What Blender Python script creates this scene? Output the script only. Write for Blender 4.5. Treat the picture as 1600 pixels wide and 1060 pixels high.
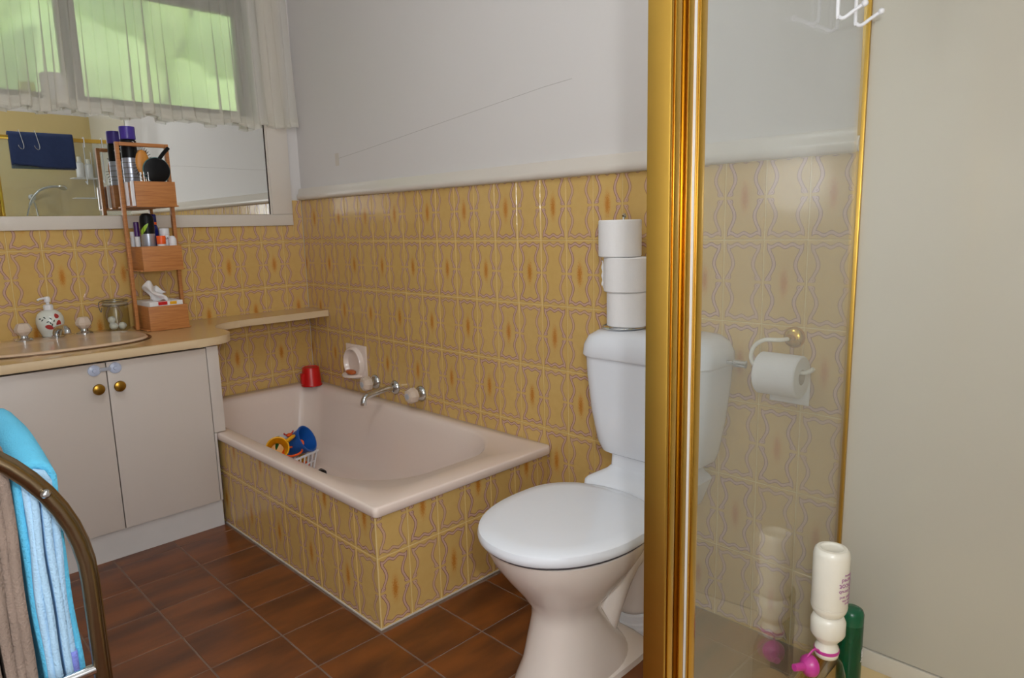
import bpy, bmesh, math, random
from mathutils import Vector, Matrix
random.seed(4)
for _o in list(bpy.data.objects): bpy.data.objects.remove(_o)
SC = bpy.context.scene
COL = SC.collection
R = math.radians
PI = math.pi
def lin(c):
    c /= 255.0
    return c/12.92 if c <= .04045 else ((c+.055)/1.055)**2.4
def S(r, g, b): return (lin(r), lin(g), lin(b), 1.0)

# ------------------------------------------------------------------ camera
cam_d = bpy.data.cameras.new('camera'); cam = bpy.data.objects.new('camera', cam_d); COL.objects.link(cam)
cam.location = (-1.6883, -3.1654, 1.1317)
cam.rotation_euler = (R(80.496), R(1.42), R(-44.859))
cam_d.sensor_width = 36.0; cam_d.lens = 36.0*1068.4/1600.0; cam_d.clip_start = .02
SC.camera = cam

# ------------------------------------------------------------------ world and lights
W = bpy.data.worlds.new('sky'); SC.world = W; W.use_nodes = True
wn = W.node_tree.nodes; wl = W.node_tree.links
bg = wn['Background']
sky = wn.new('ShaderNodeTexSky'); sky.sky_type = 'NISHITA'
sky.sun_disc = False; sky.sun_elevation = R(50); sky.sun_rotation = R(160); sky.air_density = 1.0
wl.new(sky.outputs[0], bg.inputs[0]); bg.inputs[1].default_value = 0.9
def light(name, kind, loc, energy, color=(1,1,1), **kw):
    d = bpy.data.lights.new(name, kind); o = bpy.data.objects.new(name, d); COL.objects.link(o)
    o.location = loc; d.energy = energy; d.color = color
    for k, v in kw.items(): setattr(d, k, v)
    return o
# the camera's own flash, a hand above the lens
fl = light('camera_flash', 'POINT', (-1.618, -3.200, 1.290), 25.0, (.95, .98, 1.0), shadow_soft_size=.025)
# soft cool fill added behind the photographer, in front of a closed wall
rf = light('rear_fill', 'AREA', (-1.75, -3.40, 1.35), 7.0, (.90, .96, 1.0), shape='RECTANGLE', size=.8, size_y=1.9)
rf.rotation_euler = (R(90), 0, R(0))
SC.view_settings.view_transform = 'Standard'; SC.view_settings.look = 'None'
SC.view_settings.exposure = 0.16; SC.view_settings.gamma = 1.0; SC.view_settings.use_curve_mapping = False
SC.cycles.use_denoising = True
SC.cycles.max_bounces = 10; SC.cycles.transparent_max_bounces = 16
SC.cycles.sample_clamp_indirect = 3.0; SC.cycles.caustics_refractive = False
SC.cycles.blur_glossy = 0.6

# ------------------------------------------------------------------ materials
MATS = {}
def newmat(name):
    m = bpy.data.materials.new(name); m.use_nodes = True; MATS[name] = m
    return m, m.node_tree.nodes, m.node_tree.links, m.node_tree.nodes['Principled BSDF']
def mat(name, col, rough=.5, metal=0.0, var=.06, vscale=12.0, bump=0.0, bscale=60.0, **kw):
    m, n, l, b = newmat(name)
    b.inputs['Roughness'].default_value = rough; b.inputs['Metallic'].default_value = metal
    tc = n.new('ShaderNodeTexCoord')
    nz = n.new('ShaderNodeTexNoise'); nz.inputs['Scale'].default_value = vscale; nz.inputs['Detail'].default_value = 4
    l.new(tc.outputs['Object'], nz.inputs['Vector'])
    rp = n.new('ShaderNodeMix'); rp.data_type = 'RGBA'
    rp.inputs[6].default_value = tuple(c*(1-var) for c in col[:3])+(1,)
    rp.inputs[7].default_value = tuple(min(1, c*(1+var)) for c in col[:3])+(1,)
    l.new(nz.outputs[0], rp.inputs[0]); l.new(rp.outputs[2], b.inputs['Base Color'])
    if bump:
        n2 = n.new('ShaderNodeTexNoise'); n2.inputs['Scale'].default_value = bscale; n2.inputs['Detail'].default_value = 3
        l.new(tc.outputs['Object'], n2.inputs['Vector'])
        bp = n.new('ShaderNodeBump'); bp.inputs['Strength'].default_value = bump; bp.inputs['Distance'].default_value = .002
        l.new(n2.outputs[0], bp.inputs['Height']); l.new(bp.outputs[0], b.inputs['Normal'])
    for k, v in kw.items(): b.inputs[k.replace('_', ' ')].default_value = v
    return m
class G:                                   # tiny math-node helper
    def __init__(s, n, l): s.n, s.l = n, l
    def __call__(s, op, a, b=None, c=None):
        q = s.n.new('ShaderNodeMath'); q.operation = op
        for i, v in enumerate((a, b, c)):
            if v is None: continue
            if isinstance(v, (int, float)): q.inputs[i].default_value = v
            else: s.l.new(v, q.inputs[i])
        return q.outputs[0]
    def ramp(s, v, a, b, lo=0.0, hi=1.0):
        q = s.n.new('ShaderNodeMapRange'); q.interpolation_type = 'SMOOTHSTEP'
        s.l.new(v, q.inputs[0]); q.inputs[1].default_value = a; q.inputs[2].default_value = b
        q.inputs[3].default_value = lo; q.inputs[4].default_value = hi
        return q.outputs[0]
    def mix(s, f, a, b):
        q = s.n.new('ShaderNodeMix'); q.data_type = 'RGBA'
        for i, v in ((0, f), (6, a), (7, b)):
            if isinstance(v, (int, float, tuple)): q.inputs[i].default_value = v
            else: s.l.new(v, q.inputs[i])
        return q.outputs[2]
    def noise(s, vec, scale, detail=3, rough=.5):
        q = s.n.new('ShaderNodeTexNoise'); q.inputs['Scale'].default_value = scale
        q.inputs['Detail'].default_value = detail; q.inputs['Roughness'].default_value = rough
        s.l.new(vec, q.inputs['Vector']); return q.outputs[0]

TW, TH = .11, .2155
def wall_tile_mat(name, flower):
    m, n, l, b = newmat(name); g = G(n, l)
    uv = n.new('ShaderNodeUVMap'); uv.uv_map = 'UVMap'
    sp = n.new('ShaderNodeSeparateXYZ'); l.new(uv.outputs[0], sp.inputs[0])
    x = g('MULTIPLY', g('SUBTRACT', sp.outputs[0], .5), TW); z = g('MULTIPLY', g('SUBTRACT', sp.outputs[1], .5), TH)
    ax = g('ABSOLUTE', x); az = g('ABSOLUTE', z)
    fc = n.new('ShaderNodeFloatCurve'); cv = fc.mapping.curves[0]
    pts = [(0, .80), (.05, .82), (.10, .77), (.22, .64), (.42, .50), (.60, .58), (.76, .73), (.86, .76), (1, .74)]
    cv.points[0].location = pts[0]; cv.points[1].location = pts[-1]
    for p in pts[1:-1]: cv.points.new(*p)
    fc.mapping.update()
    l.new(g('MULTIPLY', az, 1/.10775), fc.inputs[1])
    ds = g('SUBTRACT', ax, g('MULTIPLY', fc.outputs[0], .055))
    wave = g('MULTIPLY', g('COSINE', g('MULTIPLY', ax, 2*PI/.036)), .0035)
    dt = g('SUBTRACT', az, g('SUBTRACT', .0935, wave))
    mm = g('ABSOLUTE', g('MAXIMUM', ds, dt))
    dc = g('SQRT', g('ADD', g('POWER', g('SUBTRACT', ax, .0400), 2), g('POWER', g('SUBTRACT', az, .0105), 2)))
    mm = g('MINIMUM', mm, g('ADD', g('ABSOLUTE', g('SUBTRACT', dc, .0042)), .0016))     # the curl where the scroll ends
    band = g.ramp(mm, .0034, .0046, 1, 0)
    edge = g('MULTIPLY', g.ramp(mm, .0026, .0036), g.ramp(mm, .0044, .0060, 1, 0))
    core = g.ramp(mm, .0, .0009, 1, 0)
    gap = g.ramp(az, .0030, .0050)                     # the two halves of the scroll stop short of each other
    tc = n.new('ShaderNodeTexCoord'); oi = n.new('ShaderNodeObjectInfo')
    sh = n.new('ShaderNodeVectorMath'); sh.operation = 'ADD'; l.new(tc.outputs['Object'], sh.inputs[0])
    cb = n.new('ShaderNodeCombineXYZ'); l.new(g('MULTIPLY', oi.outputs['Random'], 7), cb.inputs[0]); l.new(g('MULTIPLY', oi.outputs['Random'], 3), cb.inputs[2])
    l.new(cb.outputs[0], sh.inputs[1]); V = sh.outputs[0]
    base = g.mix(g.noise(V, 35, 4), S(204, 166, 98), S(218, 184, 116))
    base = g.mix(g('MULTIPLY', oi.outputs['Random'], .35), base, S(200, 160, 92))
    if flower:
        r = g('SQRT', g('ADD', g('POWER', g('DIVIDE', x, .013), 2), g('POWER', g('DIVIDE', z, .044), 2)))
        r2 = g('ADD', r, g('MULTIPLY', g('SUBTRACT', g.noise(V, 120, 4, .7), .5), 1.1))
        glow = g.ramp(r2, -.1, 1.5, .62, 0)
        dots = g('MULTIPLY', g.ramp(g('ADD', r, g('MULTIPLY', g('SUBTRACT', g.noise(V, 260, 2, .6), .5), 2.2)), .2, .9, 1, 0), .75)
        base = g.mix(glow, base, S(204, 140, 50)); base = g.mix(dots, base, S(184, 112, 34))
    fade = 1.0 if flower else .8
    c = g.mix(g('MULTIPLY', g('MULTIPLY', band, gap), fade), base, S(208, 172, 152))
    c = g.mix(g('MULTIPLY', g('MULTIPLY', edge, gap), fade*.95), c, S(136, 92, 88))
    c = g.mix(g('MULTIPLY', g('MULTIPLY', core, gap), fade*.5), c, S(160, 116, 104))
    l.new(c, b.inputs['Base Color']); b.inputs['Roughness'].default_value = .13
    b.inputs['Specular IOR Level'].default_value = .42
    bp = n.new('ShaderNodeBump'); bp.inputs['Strength'].default_value = .45; bp.inputs['Distance'].default_value = .0014
    l.new(g('ADD', g.noise(V, 40, 3), g('MULTIPLY', g('MULTIPLY', band, gap), .35)), bp.inputs['Height']); l.new(bp.outputs[0], b.inputs['Normal'])
    return m
M_TP = wall_tile_mat('tile_scroll', False); M_TF = wall_tile_mat('tile_scroll_flower', True)

def floor_tile_mat():
    m, n, l, b = newmat('floor_tile_brown'); g = G(n, l)
    tc = n.new('ShaderNodeTexCoord'); oi = n.new('ShaderNodeObjectInfo')
    cb = n.new('ShaderNodeCombineXYZ'); l.new(g('MULTIPLY', oi.outputs['Random'], 19), cb.inputs[0]); l.new(g('MULTIPLY', oi.outputs['Random'], 11), cb.inputs[1])
    sh = n.new('ShaderNodeVectorMath'); sh.operation = 'ADD'; l.new(tc.outputs['Object'], sh.inputs[0]); l.new(cb.outputs[0], sh.inputs[1])
    mp = n.new('ShaderNodeMapping'); mp.inputs['Scale'].default_value = (3.0, 11, 1); l.new(sh.outputs[0], mp.inputs['Vector'])
    f = g.ramp(g.noise(mp.outputs[0], 1.0, 3, .5), .30, .70)
    c = g.mix(f, S(68, 35, 18), S(122, 67, 26))
    c = g.mix(g('MULTIPLY', g.noise(sh.outputs[0], 150, 2), .18), c, S(150, 84, 40))
    l.new(c, b.inputs['Base Color']); b.inputs['Roughness'].default_value = .28
    bp = n.new('ShaderNodeBump'); bp.inputs['Strength'].default_value = .15; bp.inputs['Distance'].default_value = .001
    l.new(g.noise(sh.outputs[0], 50, 3), bp.inputs['Height']); l.new(bp.outputs[0], b.inputs['Normal'])
    return m
M_FT = floor_tile_mat()
def wood_mat(name, a, b_):
    m, n, l, b = newmat(name); g = G(n, l)
    tc = n.new('ShaderNodeTexCoord')
    mp = n.new('ShaderNodeMapping'); mp.inputs['Scale'].default_value = (4, 4, 60); l.new(tc.outputs['Object'], mp.inputs['Vector'])
    c = g.mix(g.ramp(g.noise(mp.outputs[0], 2.5, 5, .6), .3, .7), a, b_)
    l.new(c, b.inputs['Base Color']); b.inputs['Roughness'].default_value = .45
    return m
M_BAM = wood_mat('bamboo', S(172, 108, 56), S(194, 130, 72))
M_WALL = mat('white_wall_paint', S(222, 218, 216), .55, var=.015, vscale=3, bump=.05, bscale=120)
M_CEIL = mat('ceiling_paint', S(232, 230, 226), .8, var=.01)
M_TRIM = mat('gloss_white_trim', S(222, 214, 204), .28, var=.02, vscale=5, bump=.06, bscale=40)
M_GROUT = mat('yellow_grout', S(228, 204, 146), .8, var=.08, vscale=60)
M_FGROUT = mat('grey_floor_grout', S(120, 98, 84), .9, var=.25, vscale=25)
M_BATH = mat('pink_enamel', S(236, 218, 207), .12, var=.015, vscale=4)
M_CAB = mat('cabinet_laminate', S(204, 194, 186), .38, var=.012, vscale=6)
M_KICK = mat('kickboard_paint', S(204, 200, 198), .5, var=.05, vscale=14)
M_GAP = mat('dark_gap', S(52, 42, 36), .8)
M_TOP = mat('counter_laminate', S(206, 172, 122), .10, var=.02, vscale=90)
M_EDGE = mat('counter_edge', S(216, 192, 156), .3, var=.01)
M_BASIN = mat('beige_basin', S(216, 186, 156), .10, var=.01)
M_RIM = mat('basin_bronze_rim', S(104, 76, 52), .25, metal=.6)
M_CHROME = mat('chrome', S(205, 208, 210), .10, metal=1.0, var=.02)
M_BRASS = mat('brass', S(160, 122, 50), .28, metal=1.0, var=.05)
M_GOLD = mat('gold_anodised', S(198, 160, 74), .38, metal=1.0, var=.04, vscale=30)
M_GOLD2 = mat('polished_gold', S(214, 172, 78), .18, metal=1.0, var=.03)
M_SEAL = mat('white_seal', S(214, 214, 218), .5)
M_PORC = mat('white_porcelain', S(228, 231, 238), .10, var=.008)
M_PAN = mat('cream_porcelain', S(234, 222, 213), .13, var=.02, vscale=6)
M_PLASTW = mat('white_plastic', S(232, 232, 236), .30)
M_ACRYL = mat('pearl_acrylic', S(242, 222, 204), .15, var=.04, vscale=50, Transmission_Weight=.25, IOR=1.45)
M_RED = mat('red_plastic', S(200, 22, 22), .3)
M_BLUE = mat('blue_plastic', S(28, 92, 178), .35)
M_YEL = mat('yellow_plastic', S(236, 172, 14), .35)
M_ORANGE = mat('orange_plastic', S(240, 92, 22), .35)
M_GREEN = mat('green_plastic', S(24, 104, 52), .35)
M_BLACK = mat('black_plastic', S(16, 16, 18), .4, Specular_IOR_Level=.2)
M_PURPLE = mat('purple_cap', S(70, 48, 150), .3)
M_SILVER = mat('silver_can', S(178, 184, 198), .3, metal=.7)
M_NAVYB = mat('navy_bottle', S(22, 28, 110), .15)
M_LIME = mat('lime_print', S(150, 190, 50), .35)
M_ORBASE = mat('orange_wood', S(206, 136, 52), .4, var=.08)
M_PAPER = mat('toilet_paper', S(236, 234, 234), .9, var=.015, bump=.5, bscale=220)
M_CARD = mat('card_core', S(170, 150, 126), .9)
M_COTTON = mat('cotton', S(240, 240, 244), .95, bump=.6, bscale=150)
M_SOAP = mat('amber_soap', S(196, 100, 44), .35)
M_NAVYT = mat('navy_towel', S(42, 56, 96), .95, var=.15, vscale=30, bump=1.0, bscale=350)
M_GREYT = mat('taupe_towel', S(138, 120, 108), .95, var=.18, vscale=14, bump=1.0, bscale=300)
M_BLUET = mat('turquoise_towel', S(96, 190, 226), .95, var=.10, vscale=16, bump=1.0, bscale=300)
M_BLUET2 = mat('pale_blue_towel', S(168, 204, 232), .95, var=.12, vscale=22, bump=1.0, bscale=300)
M_LILAC = mat('lilac_towel_band', S(128, 136, 214), .95, var=.1, bump=1.0, bscale=300)
M_TUBE = mat('antique_brass_tube', S(136, 118, 92), .24, metal=1.0, var=.06)
M_LINING = mat('beige_shower_lining', S(190, 186, 173), .17, var=.02, vscale=3)
M_LININGY = mat('yellow_shower_lining', S(206, 184, 128), .3, var=.03, vscale=4)
M_TRAY = mat('cream_tray', S(222, 198, 148), .25)
M_SKIRT = mat('shower_skirting', S(214, 208, 194), .3)
M_PINK = mat('magenta_plastic', S(196, 60, 150), .3)
M_CREAMB = mat('cream_bottle', S(238, 234, 222), .25)
M_ALU = mat('grey_aluminium', S(120, 116, 108), .4, metal=.4)
M_LEAF = mat('hedge_green', S(206, 216, 160), .8, var=.35, vscale=5)
M_CERW = mat('glazed_white', S(226, 230, 222), .15)
M_REDP = mat('poppy_red', S(170, 48, 44), .3)
M_LEAFP = mat('leaf_green', S(34, 52, 36), .3)
M_CRACK = mat('plaster_crack', S(190, 185, 181), .9)
M_PATCHT = mat('tape_residue', S(212, 204, 194), .8)
M_PURPB = mat('purple_print', S(150, 40, 140), .5)
M_LIQ = mat('yellow_oil', S(226, 216, 96), .05, Transmission_Weight=.7, IOR=1.4)
M_BODYW = mat('white_card', S(236, 234, 234), .6)
def glass_mat(name, col, rough=0.0, ior=1.45, mixw=None):
    m, n, l, b = newmat(name)
    out = n['Material Output']
    gl = n.new('ShaderNodeBsdfGlossy'); gl.inputs['Roughness'].default_value = rough; gl.inputs['Color'].default_value = (1, 1, 1, 1)
    tr = n.new('ShaderNodeBsdfTransparent'); tr.inputs['Color'].default_value = col
    fr = n.new('ShaderNodeFresnel'); 
    ge = n.new('ShaderNodeNewGeometry'); mr = n.new('ShaderNodeMapRange'); l.new(ge.outputs['Backfacing'], mr.inputs[0]); mr.inputs[3].default_value = ior; mr.inputs[4].default_value = 1/ior; l.new(mr.outputs[0], fr.inputs['IOR'])
    mx = n.new('ShaderNodeMixShader'); l.new(fr.outputs[0], mx.inputs[0]); l.new(tr.outputs[0], mx.inputs[1]); l.new(gl.outputs[0], mx.inputs[2])
    last = mx.outputs[0]
    if mixw:                               # a film of soap scum: a little diffuse grey
        df = n.new('ShaderNodeBsdfDiffuse'); df.inputs['Color'].default_value = S(206, 209, 206)
        m2 = n.new('ShaderNodeMixShader'); tc = n.new('ShaderNodeTexCoord'); g = G(n, l)
        l.new(g('MULTIPLY', g.ramp(g.noise(tc.outputs['Object'], 3, 4), .2, .8, .7, 1.2), mixw), m2.inputs[0])
        l.new(last, m2.inputs[1]); l.new(df.outputs[0], m2.inputs[2]); last = m2.outputs[0]
    l.new(last, out.inputs[0]); n.remove(b)
    return m
M_GLASS = glass_mat('shower_glass', S(244, 246, 246), 0, 1.45, .09)
M_JAR = glass_mat('jar_glass', S(246, 247, 242), 0, 1.45)
M_CLEAR = glass_mat('clear_plastic', S(246, 238, 222), .02, 1.35)
M_GREENB = mat('green_gel_bottle', S(10, 92, 58), .15, Transmission_Weight=.35, IOR=1.4)
M_MIRROR = mat('mirror_silver', (.86, .88, .86, 1), 0.0, metal=1.0, var=0)
def frosted():
    m, n, l, b = newmat('frosted_pane'); g = G(n, l); out = n['Material Output']
    t = n.new('ShaderNodeBsdfTranslucent'); t.inputs['Color'].default_value = S(226, 236, 206)
    r = n.new('ShaderNodeBsdfRefraction'); r.inputs['Roughness'].default_value = .5; r.inputs['IOR'].default_value = 1.02; r.inputs['Color'].default_value = S(240, 246, 226)
    mx = n.new('ShaderNodeMixShader'); mx.inputs[0].default_value = .7
    l.new(t.outputs[0], mx.inputs[1]); l.new(r.outputs[0], mx.inputs[2]); l.new(mx.outputs[0], out.inputs[0]); n.remove(b)
    return m
M_FROST = frosted()
def net_mat():
    m, n, l, b = newmat('sheer_net'); out = n['Material Output']
    d = n.new('ShaderNodeBsdfDiffuse'); d.inputs['Color'].default_value = S(250, 247, 238)
    t = n.new('ShaderNodeBsdfTranslucent'); t.inputs['Color'].default_value = S(250, 247, 238)
    a = n.new('ShaderNodeMixShader'); a.inputs[0].default_value = .45; l.new(d.outputs[0], a.inputs[1]); l.new(t.outputs[0], a.inputs[2])
    tr = n.new('ShaderNodeBsdfTransparent')
    mx = n.new('ShaderNodeMixShader'); mx.inputs[0].default_value = .57; l.new(tr.outputs[0], mx.inputs[1]); l.new(a.outputs[0], mx.inputs[2])
    l.new(mx.outputs[0], out.inputs[0]); n.remove(b)
    return m
M_NET = net_mat()

# ------------------------------------------------------------------ object helpers
def link(o, parent=None):
    COL.objects.link(o)
    if parent is not None: o.parent = parent
    return o
def tag(o, label, cat, group=None, kind=None):
    if label: o['label'] = label
    if cat: o['category'] = cat
    if group: o['group'] = group
    if kind: o['kind'] = kind
    return o
def thing(name, label, cat, loc, rz=0.0, group=None):
    o = bpy.data.objects.new(name, None); o.empty_display_size = .05
    COL.objects.link(o); o.location = loc; o.rotation_euler = (0, 0, rz)
    return tag(o, label, cat, group)
def structure(o): o['kind'] = 'structure'; return o
def from_bm(name, bm, m, parent=None, smooth=True, loc=(0,0,0), angle=40):
    me = bpy.data.meshes.new(name)
    bmesh.ops.recalc_face_normals(bm, faces=bm.faces)
    bm.to_mesh(me); bm.free()
    for mm in (m if isinstance(m, (list, tuple)) else [m]): me.materials.append(mm)
    if smooth:
        for p in me.polygons: p.use_smooth = True
        me.set_sharp_from_angle(angle=R(angle))
    o = bpy.data.objects.new(name, me); link(o, parent); o.location = loc
    return o
def add_box(bm, x0, x1, y0, y1, z0, z1, bevel=0.0, seg=2):
    r = bmesh.ops.create_cube(bm, size=1.0)
    vs = r['verts']
    for v in vs: v.co = ((x0+x1)/2+v.co.x*(x1-x0), (y0+y1)/2+v.co.y*(y1-y0), (z0+z1)/2+v.co.z*(z1-z0))
    if bevel: bmesh.ops.bevel(bm, geom=list({e for v in vs for e in v.link_edges}), offset=bevel, segments=seg, affect='EDGES', profile=.6)
def box(name, x0, x1, y0, y1, z0, z1, m, parent=None, bevel=0.0, org=None, seg=2, smooth=True):
    bm = bmesh.new(); add_box(bm, x0, x1, y0, y1, z0, z1, bevel, seg)
    if org is not None:
        for v in bm.verts: v.co -= Vector(org)
    return from_bm(name, bm, m, parent, smooth)
def add_lathe(bm, prof, seg=32, c=(0,0,0), axis='Z', squash=1.0):
    rings = []
    for r, z in prof:
        if r < 1e-6:
            p = Vector((0, 0, z)); ring = [p]
        else: ring = [Vector((r*math.cos(2*PI*i/seg), squash*r*math.sin(2*PI*i/seg), z)) for i in range(seg)]
        if axis == 'X': ring = [Vector((p.z, p.x, p.y)) for p in ring]
        if axis == 'Y': ring = [Vector((p.y, p.z, p.x)) for p in ring]
        rings.append([bm.verts.new(p+Vector(c)) for p in ring])
    for a, b in zip(rings, rings[1:]):
        if len(a) == 1 and len(b) == 1: continue
        for i in range(seg):
            j = (i+1) % seg
            if len(a) == 1: bm.faces.new((a[0], b[i], b[j]))
            elif len(b) == 1: bm.faces.new((a[i], a[j], b[0]))
            else: bm.faces.new((a[i], a[j], b[j], b[i]))
def lathe(name, prof, m, parent=None, seg=32, loc=(0,0,0), axis='Z', angle=40, squash=1.0):
    bm = bmesh.new(); add_lathe(bm, prof, seg, (0,0,0), axis, squash)
    return from_bm(name, bm, m, parent, True, loc, angle)
def smooth_path(pts, n=6, closed=False):
    P = [Vector(p) for p in pts]; out = []
    N = len(P)
    rng = N if closed else N-1
    for i in range(rng):
        if closed: a, b, c, d = P[i-1], P[i], P[(i+1) % N], P[(i+2) % N]
        else: a, b, c, d = P[max(i-1, 0)], P[i], P[i+1], P[min(i+2, N-1)]
        for k in range(n):
            t = k/n
            out.append(.5*((2*b)+(c-a)*t+(2*a-5*b+4*c-d)*t*t+(3*b-a-3*c+d)*t**3))
    if not closed: out.append(P[-1])
    return out
def add_tube(bm, pts, r, seg=10, closed=False, caps=True, radii=None):
    P = [Vector(p) for p in pts]; N = len(P); rings = []
    up = None
    for i in range(N):
        if closed: t = (P[(i+1) % N]-P[i-1]).normalized()
        else: t = (P[min(i+1, N-1)]-P[max(i-1, 0)]).normalized()
        if up is None:
            up = Vector((0, 0, 1)) if abs(t.z) < .9 else Vector((1, 0, 0))
        up = (up-t*up.dot(t)).normalized(); s = t.cross(up)
        rr = radii[i] if radii else r
        rings.append([bm.verts.new(P[i]+rr*(math.cos(2*PI*k/seg)*up+math.sin(2*PI*k/seg)*s)) for k in range(seg)])
    for i in range(N if closed else N-1):
        a, b = rings[i], rings[(i+1) % N]
        for k in range(seg):
            bm.faces.new((a[k], a[(k+1) % seg], b[(k+1) % seg], b[k]))
    if caps and not closed:
        bm.faces.new(rings[0]); bm.faces.new(rings[-1][::-1])
def tube(name, pts, r, m, parent=None, seg=10, closed=False, org=None, radii=None):
    bm = bmesh.new(); add_tube(bm, pts, r, seg, closed, True, radii)
    if org is not None:
        for v in bm.verts: v.co -= Vector(org)
    return from_bm(name, bm, m, parent)
def add_loft(bm, rings, cap0=True, cap1=True):
    vr = [[bm.verts.new(p) for p in r] for r in rings]; n = len(vr[0])
    for a, b in zip(vr, vr[1:]):
        for i in range(n): bm.faces.new((a[i], a[(i+1) % n], b[(i+1) % n], b[i]))
    if cap0: bm.faces.new(vr[0][::-1])
    if cap1: bm.faces.new(vr[-1])
def loft(name, rings, m, parent=None, cap0=True, cap1=True, org=None, angle=40):
    bm = bmesh.new(); add_loft(bm, rings, cap0, cap1)
    if org is not None:
        for v in bm.verts: v.co -= Vector(org)
    return from_bm(name, bm, m, parent, True, angle=angle)
def sup(cx, cy, a, b, z, p=2.0, n=48):
    out = []
    for i in range(n):
        t = 2*PI*i/n; c, s = math.cos(t), math.sin(t)
        out.append(Vector((cx+a*math.copysign(abs(c)**(2/p), c), cy+b*math.copysign(abs(s)**(2/p), s), z)))
    return out
def extrude_poly(name, pts, z0, z1, m, parent=None, bevel=0.0, org=None, seg=3):
    bm = bmesh.new()
    vs = [bm.verts.new((p[0], p[1], z0)) for p in pts]; f = bm.faces.new(vs)
    r = bmesh.ops.extrude_face_region(bm, geom=[f])
    for g_ in r['geom']:
        if isinstance(g_, bmesh.types.BMVert): g_.co.z = z1
    if bevel:
        es = [e for e in bm.edges if abs(e.verts[0].co.z-e.verts[1].co.z) < 1e-6]
        bmesh.ops.bevel(bm, geom=es, offset=bevel, segments=seg, affect='EDGES', profile=.5)
    if org is not None:
        for v in bm.verts: v.co -= Vector(org)
    return from_bm(name, bm, m, parent)
def sheet(name, fn, nu, nv, m, parent=None, thick=0.0, offset=0.0):
    bm = bmesh.new()
    g_ = [[bm.verts.new(fn(i/nu, j/nv)) for j in range(nv+1)] for i in range(nu+1)]
    for i in range(nu):
        for j in range(nv): bm.faces.new((g_[i][j], g_[i+1][j], g_[i+1][j+1], g_[i][j+1]))
    o = from_bm(name, bm, m, parent, True, angle=180)
    if thick:
        md = o.modifiers.new('thickness', 'SOLIDIFY'); md.thickness = thick; md.offset = offset
    return o
def text_mesh(name, txt, size, m, parent, loc, rot, extrude=.0002):
    c = bpy.data.curves.new(name, 'FONT'); c.body = txt; c.size = size; c.extrude = extrude
    c.align_x = 'CENTER'; c.align_y = 'CENTER'
    o = bpy.data.objects.new(name, c); dg = bpy.context.evaluated_depsgraph_get()
    COL.objects.link(o); bpy.context.view_layer.update(); dg = bpy.context.evaluated_depsgraph_get()
    me = bpy.data.meshes.new_from_object(o.evaluated_get(dg)); COL.objects.unlink(o); bpy.data.objects.remove(o)
    me.materials.clear(); me.materials.append(m)
    q = bpy.data.objects.new(name, me); link(q, parent); q.location = loc; q.rotation_euler = rot
    return q

# ------------------------------------------------------------------ tiles
TCACHE = {}
GAP = .0014
def tile_mesh(w, h, u0, v0, fw, fh, flower, m=None, th=.007):
    """a tile piece w x h cut from a full tile fw x fh, its lower left corner at (u0, v0) of the full tile; front faces -Y at y=0"""
    key = (round(w, 4), round(h, 4), round(u0, 4), round(v0, 4), flower, m.name if m else '')
    if key in TCACHE: return TCACHE[key]
    bm = bmesh.new(); uvl = bm.loops.layers.uv.new('UVMap'); c = .0011
    x0, x1, z0, z1 = GAP, w-GAP, GAP, h-GAP
    fr = [bm.verts.new(p) for p in ((x0+c, 0, z0+c), (x1-c, 0, z0+c), (x1-c, 0, z1-c), (x0+c, 0, z1-c))]
    md = [bm.verts.new(p) for p in ((x0, c, z0), (x1, c, z0), (x1, c, z1), (x0, c, z1))]
    bk = [bm.verts.new(p) for p in ((x0, th, z0), (x1, th, z0), (x1, th, z1), (x0, th, z1))]
    bm.faces.new(fr); bm.faces.new(bk[::-1])
    for a, b in ((fr, md), (md, bk)):
        for i in range(4): bm.faces.new((a[i], b[i], b[(i+1) % 4], a[(i+1) % 4]))
    bmesh.ops.recalc_face_normals(bm, faces=bm.faces)
    for f in bm.faces:
        for lp in f.loops: lp[uvl].uv = ((u0+lp.vert.co.x)/fw, (v0+lp.vert.co.z)/fh)
    me = bpy.data.meshes.new('tile'); bm.to_mesh(me); bm.free()
    me.materials.append(m or (M_TF if flower else M_TP)); TCACHE[key] = me
    return me
def put_tile(parent, me, loc, rz):
    o = bpy.data.objects.new('tile', me); link(o, parent); o.location = loc; o.rotation_euler = (0, 0, rz)
    return o
RX0, RY0, CEIL = -2.3, -3.5, 2.45          # room: x in [RX0,0], y in [RY0,0]
GY = -2.594                                # plane of the fixed shower glass
ZT = 1.275                                 # tile top under the dado rail
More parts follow.
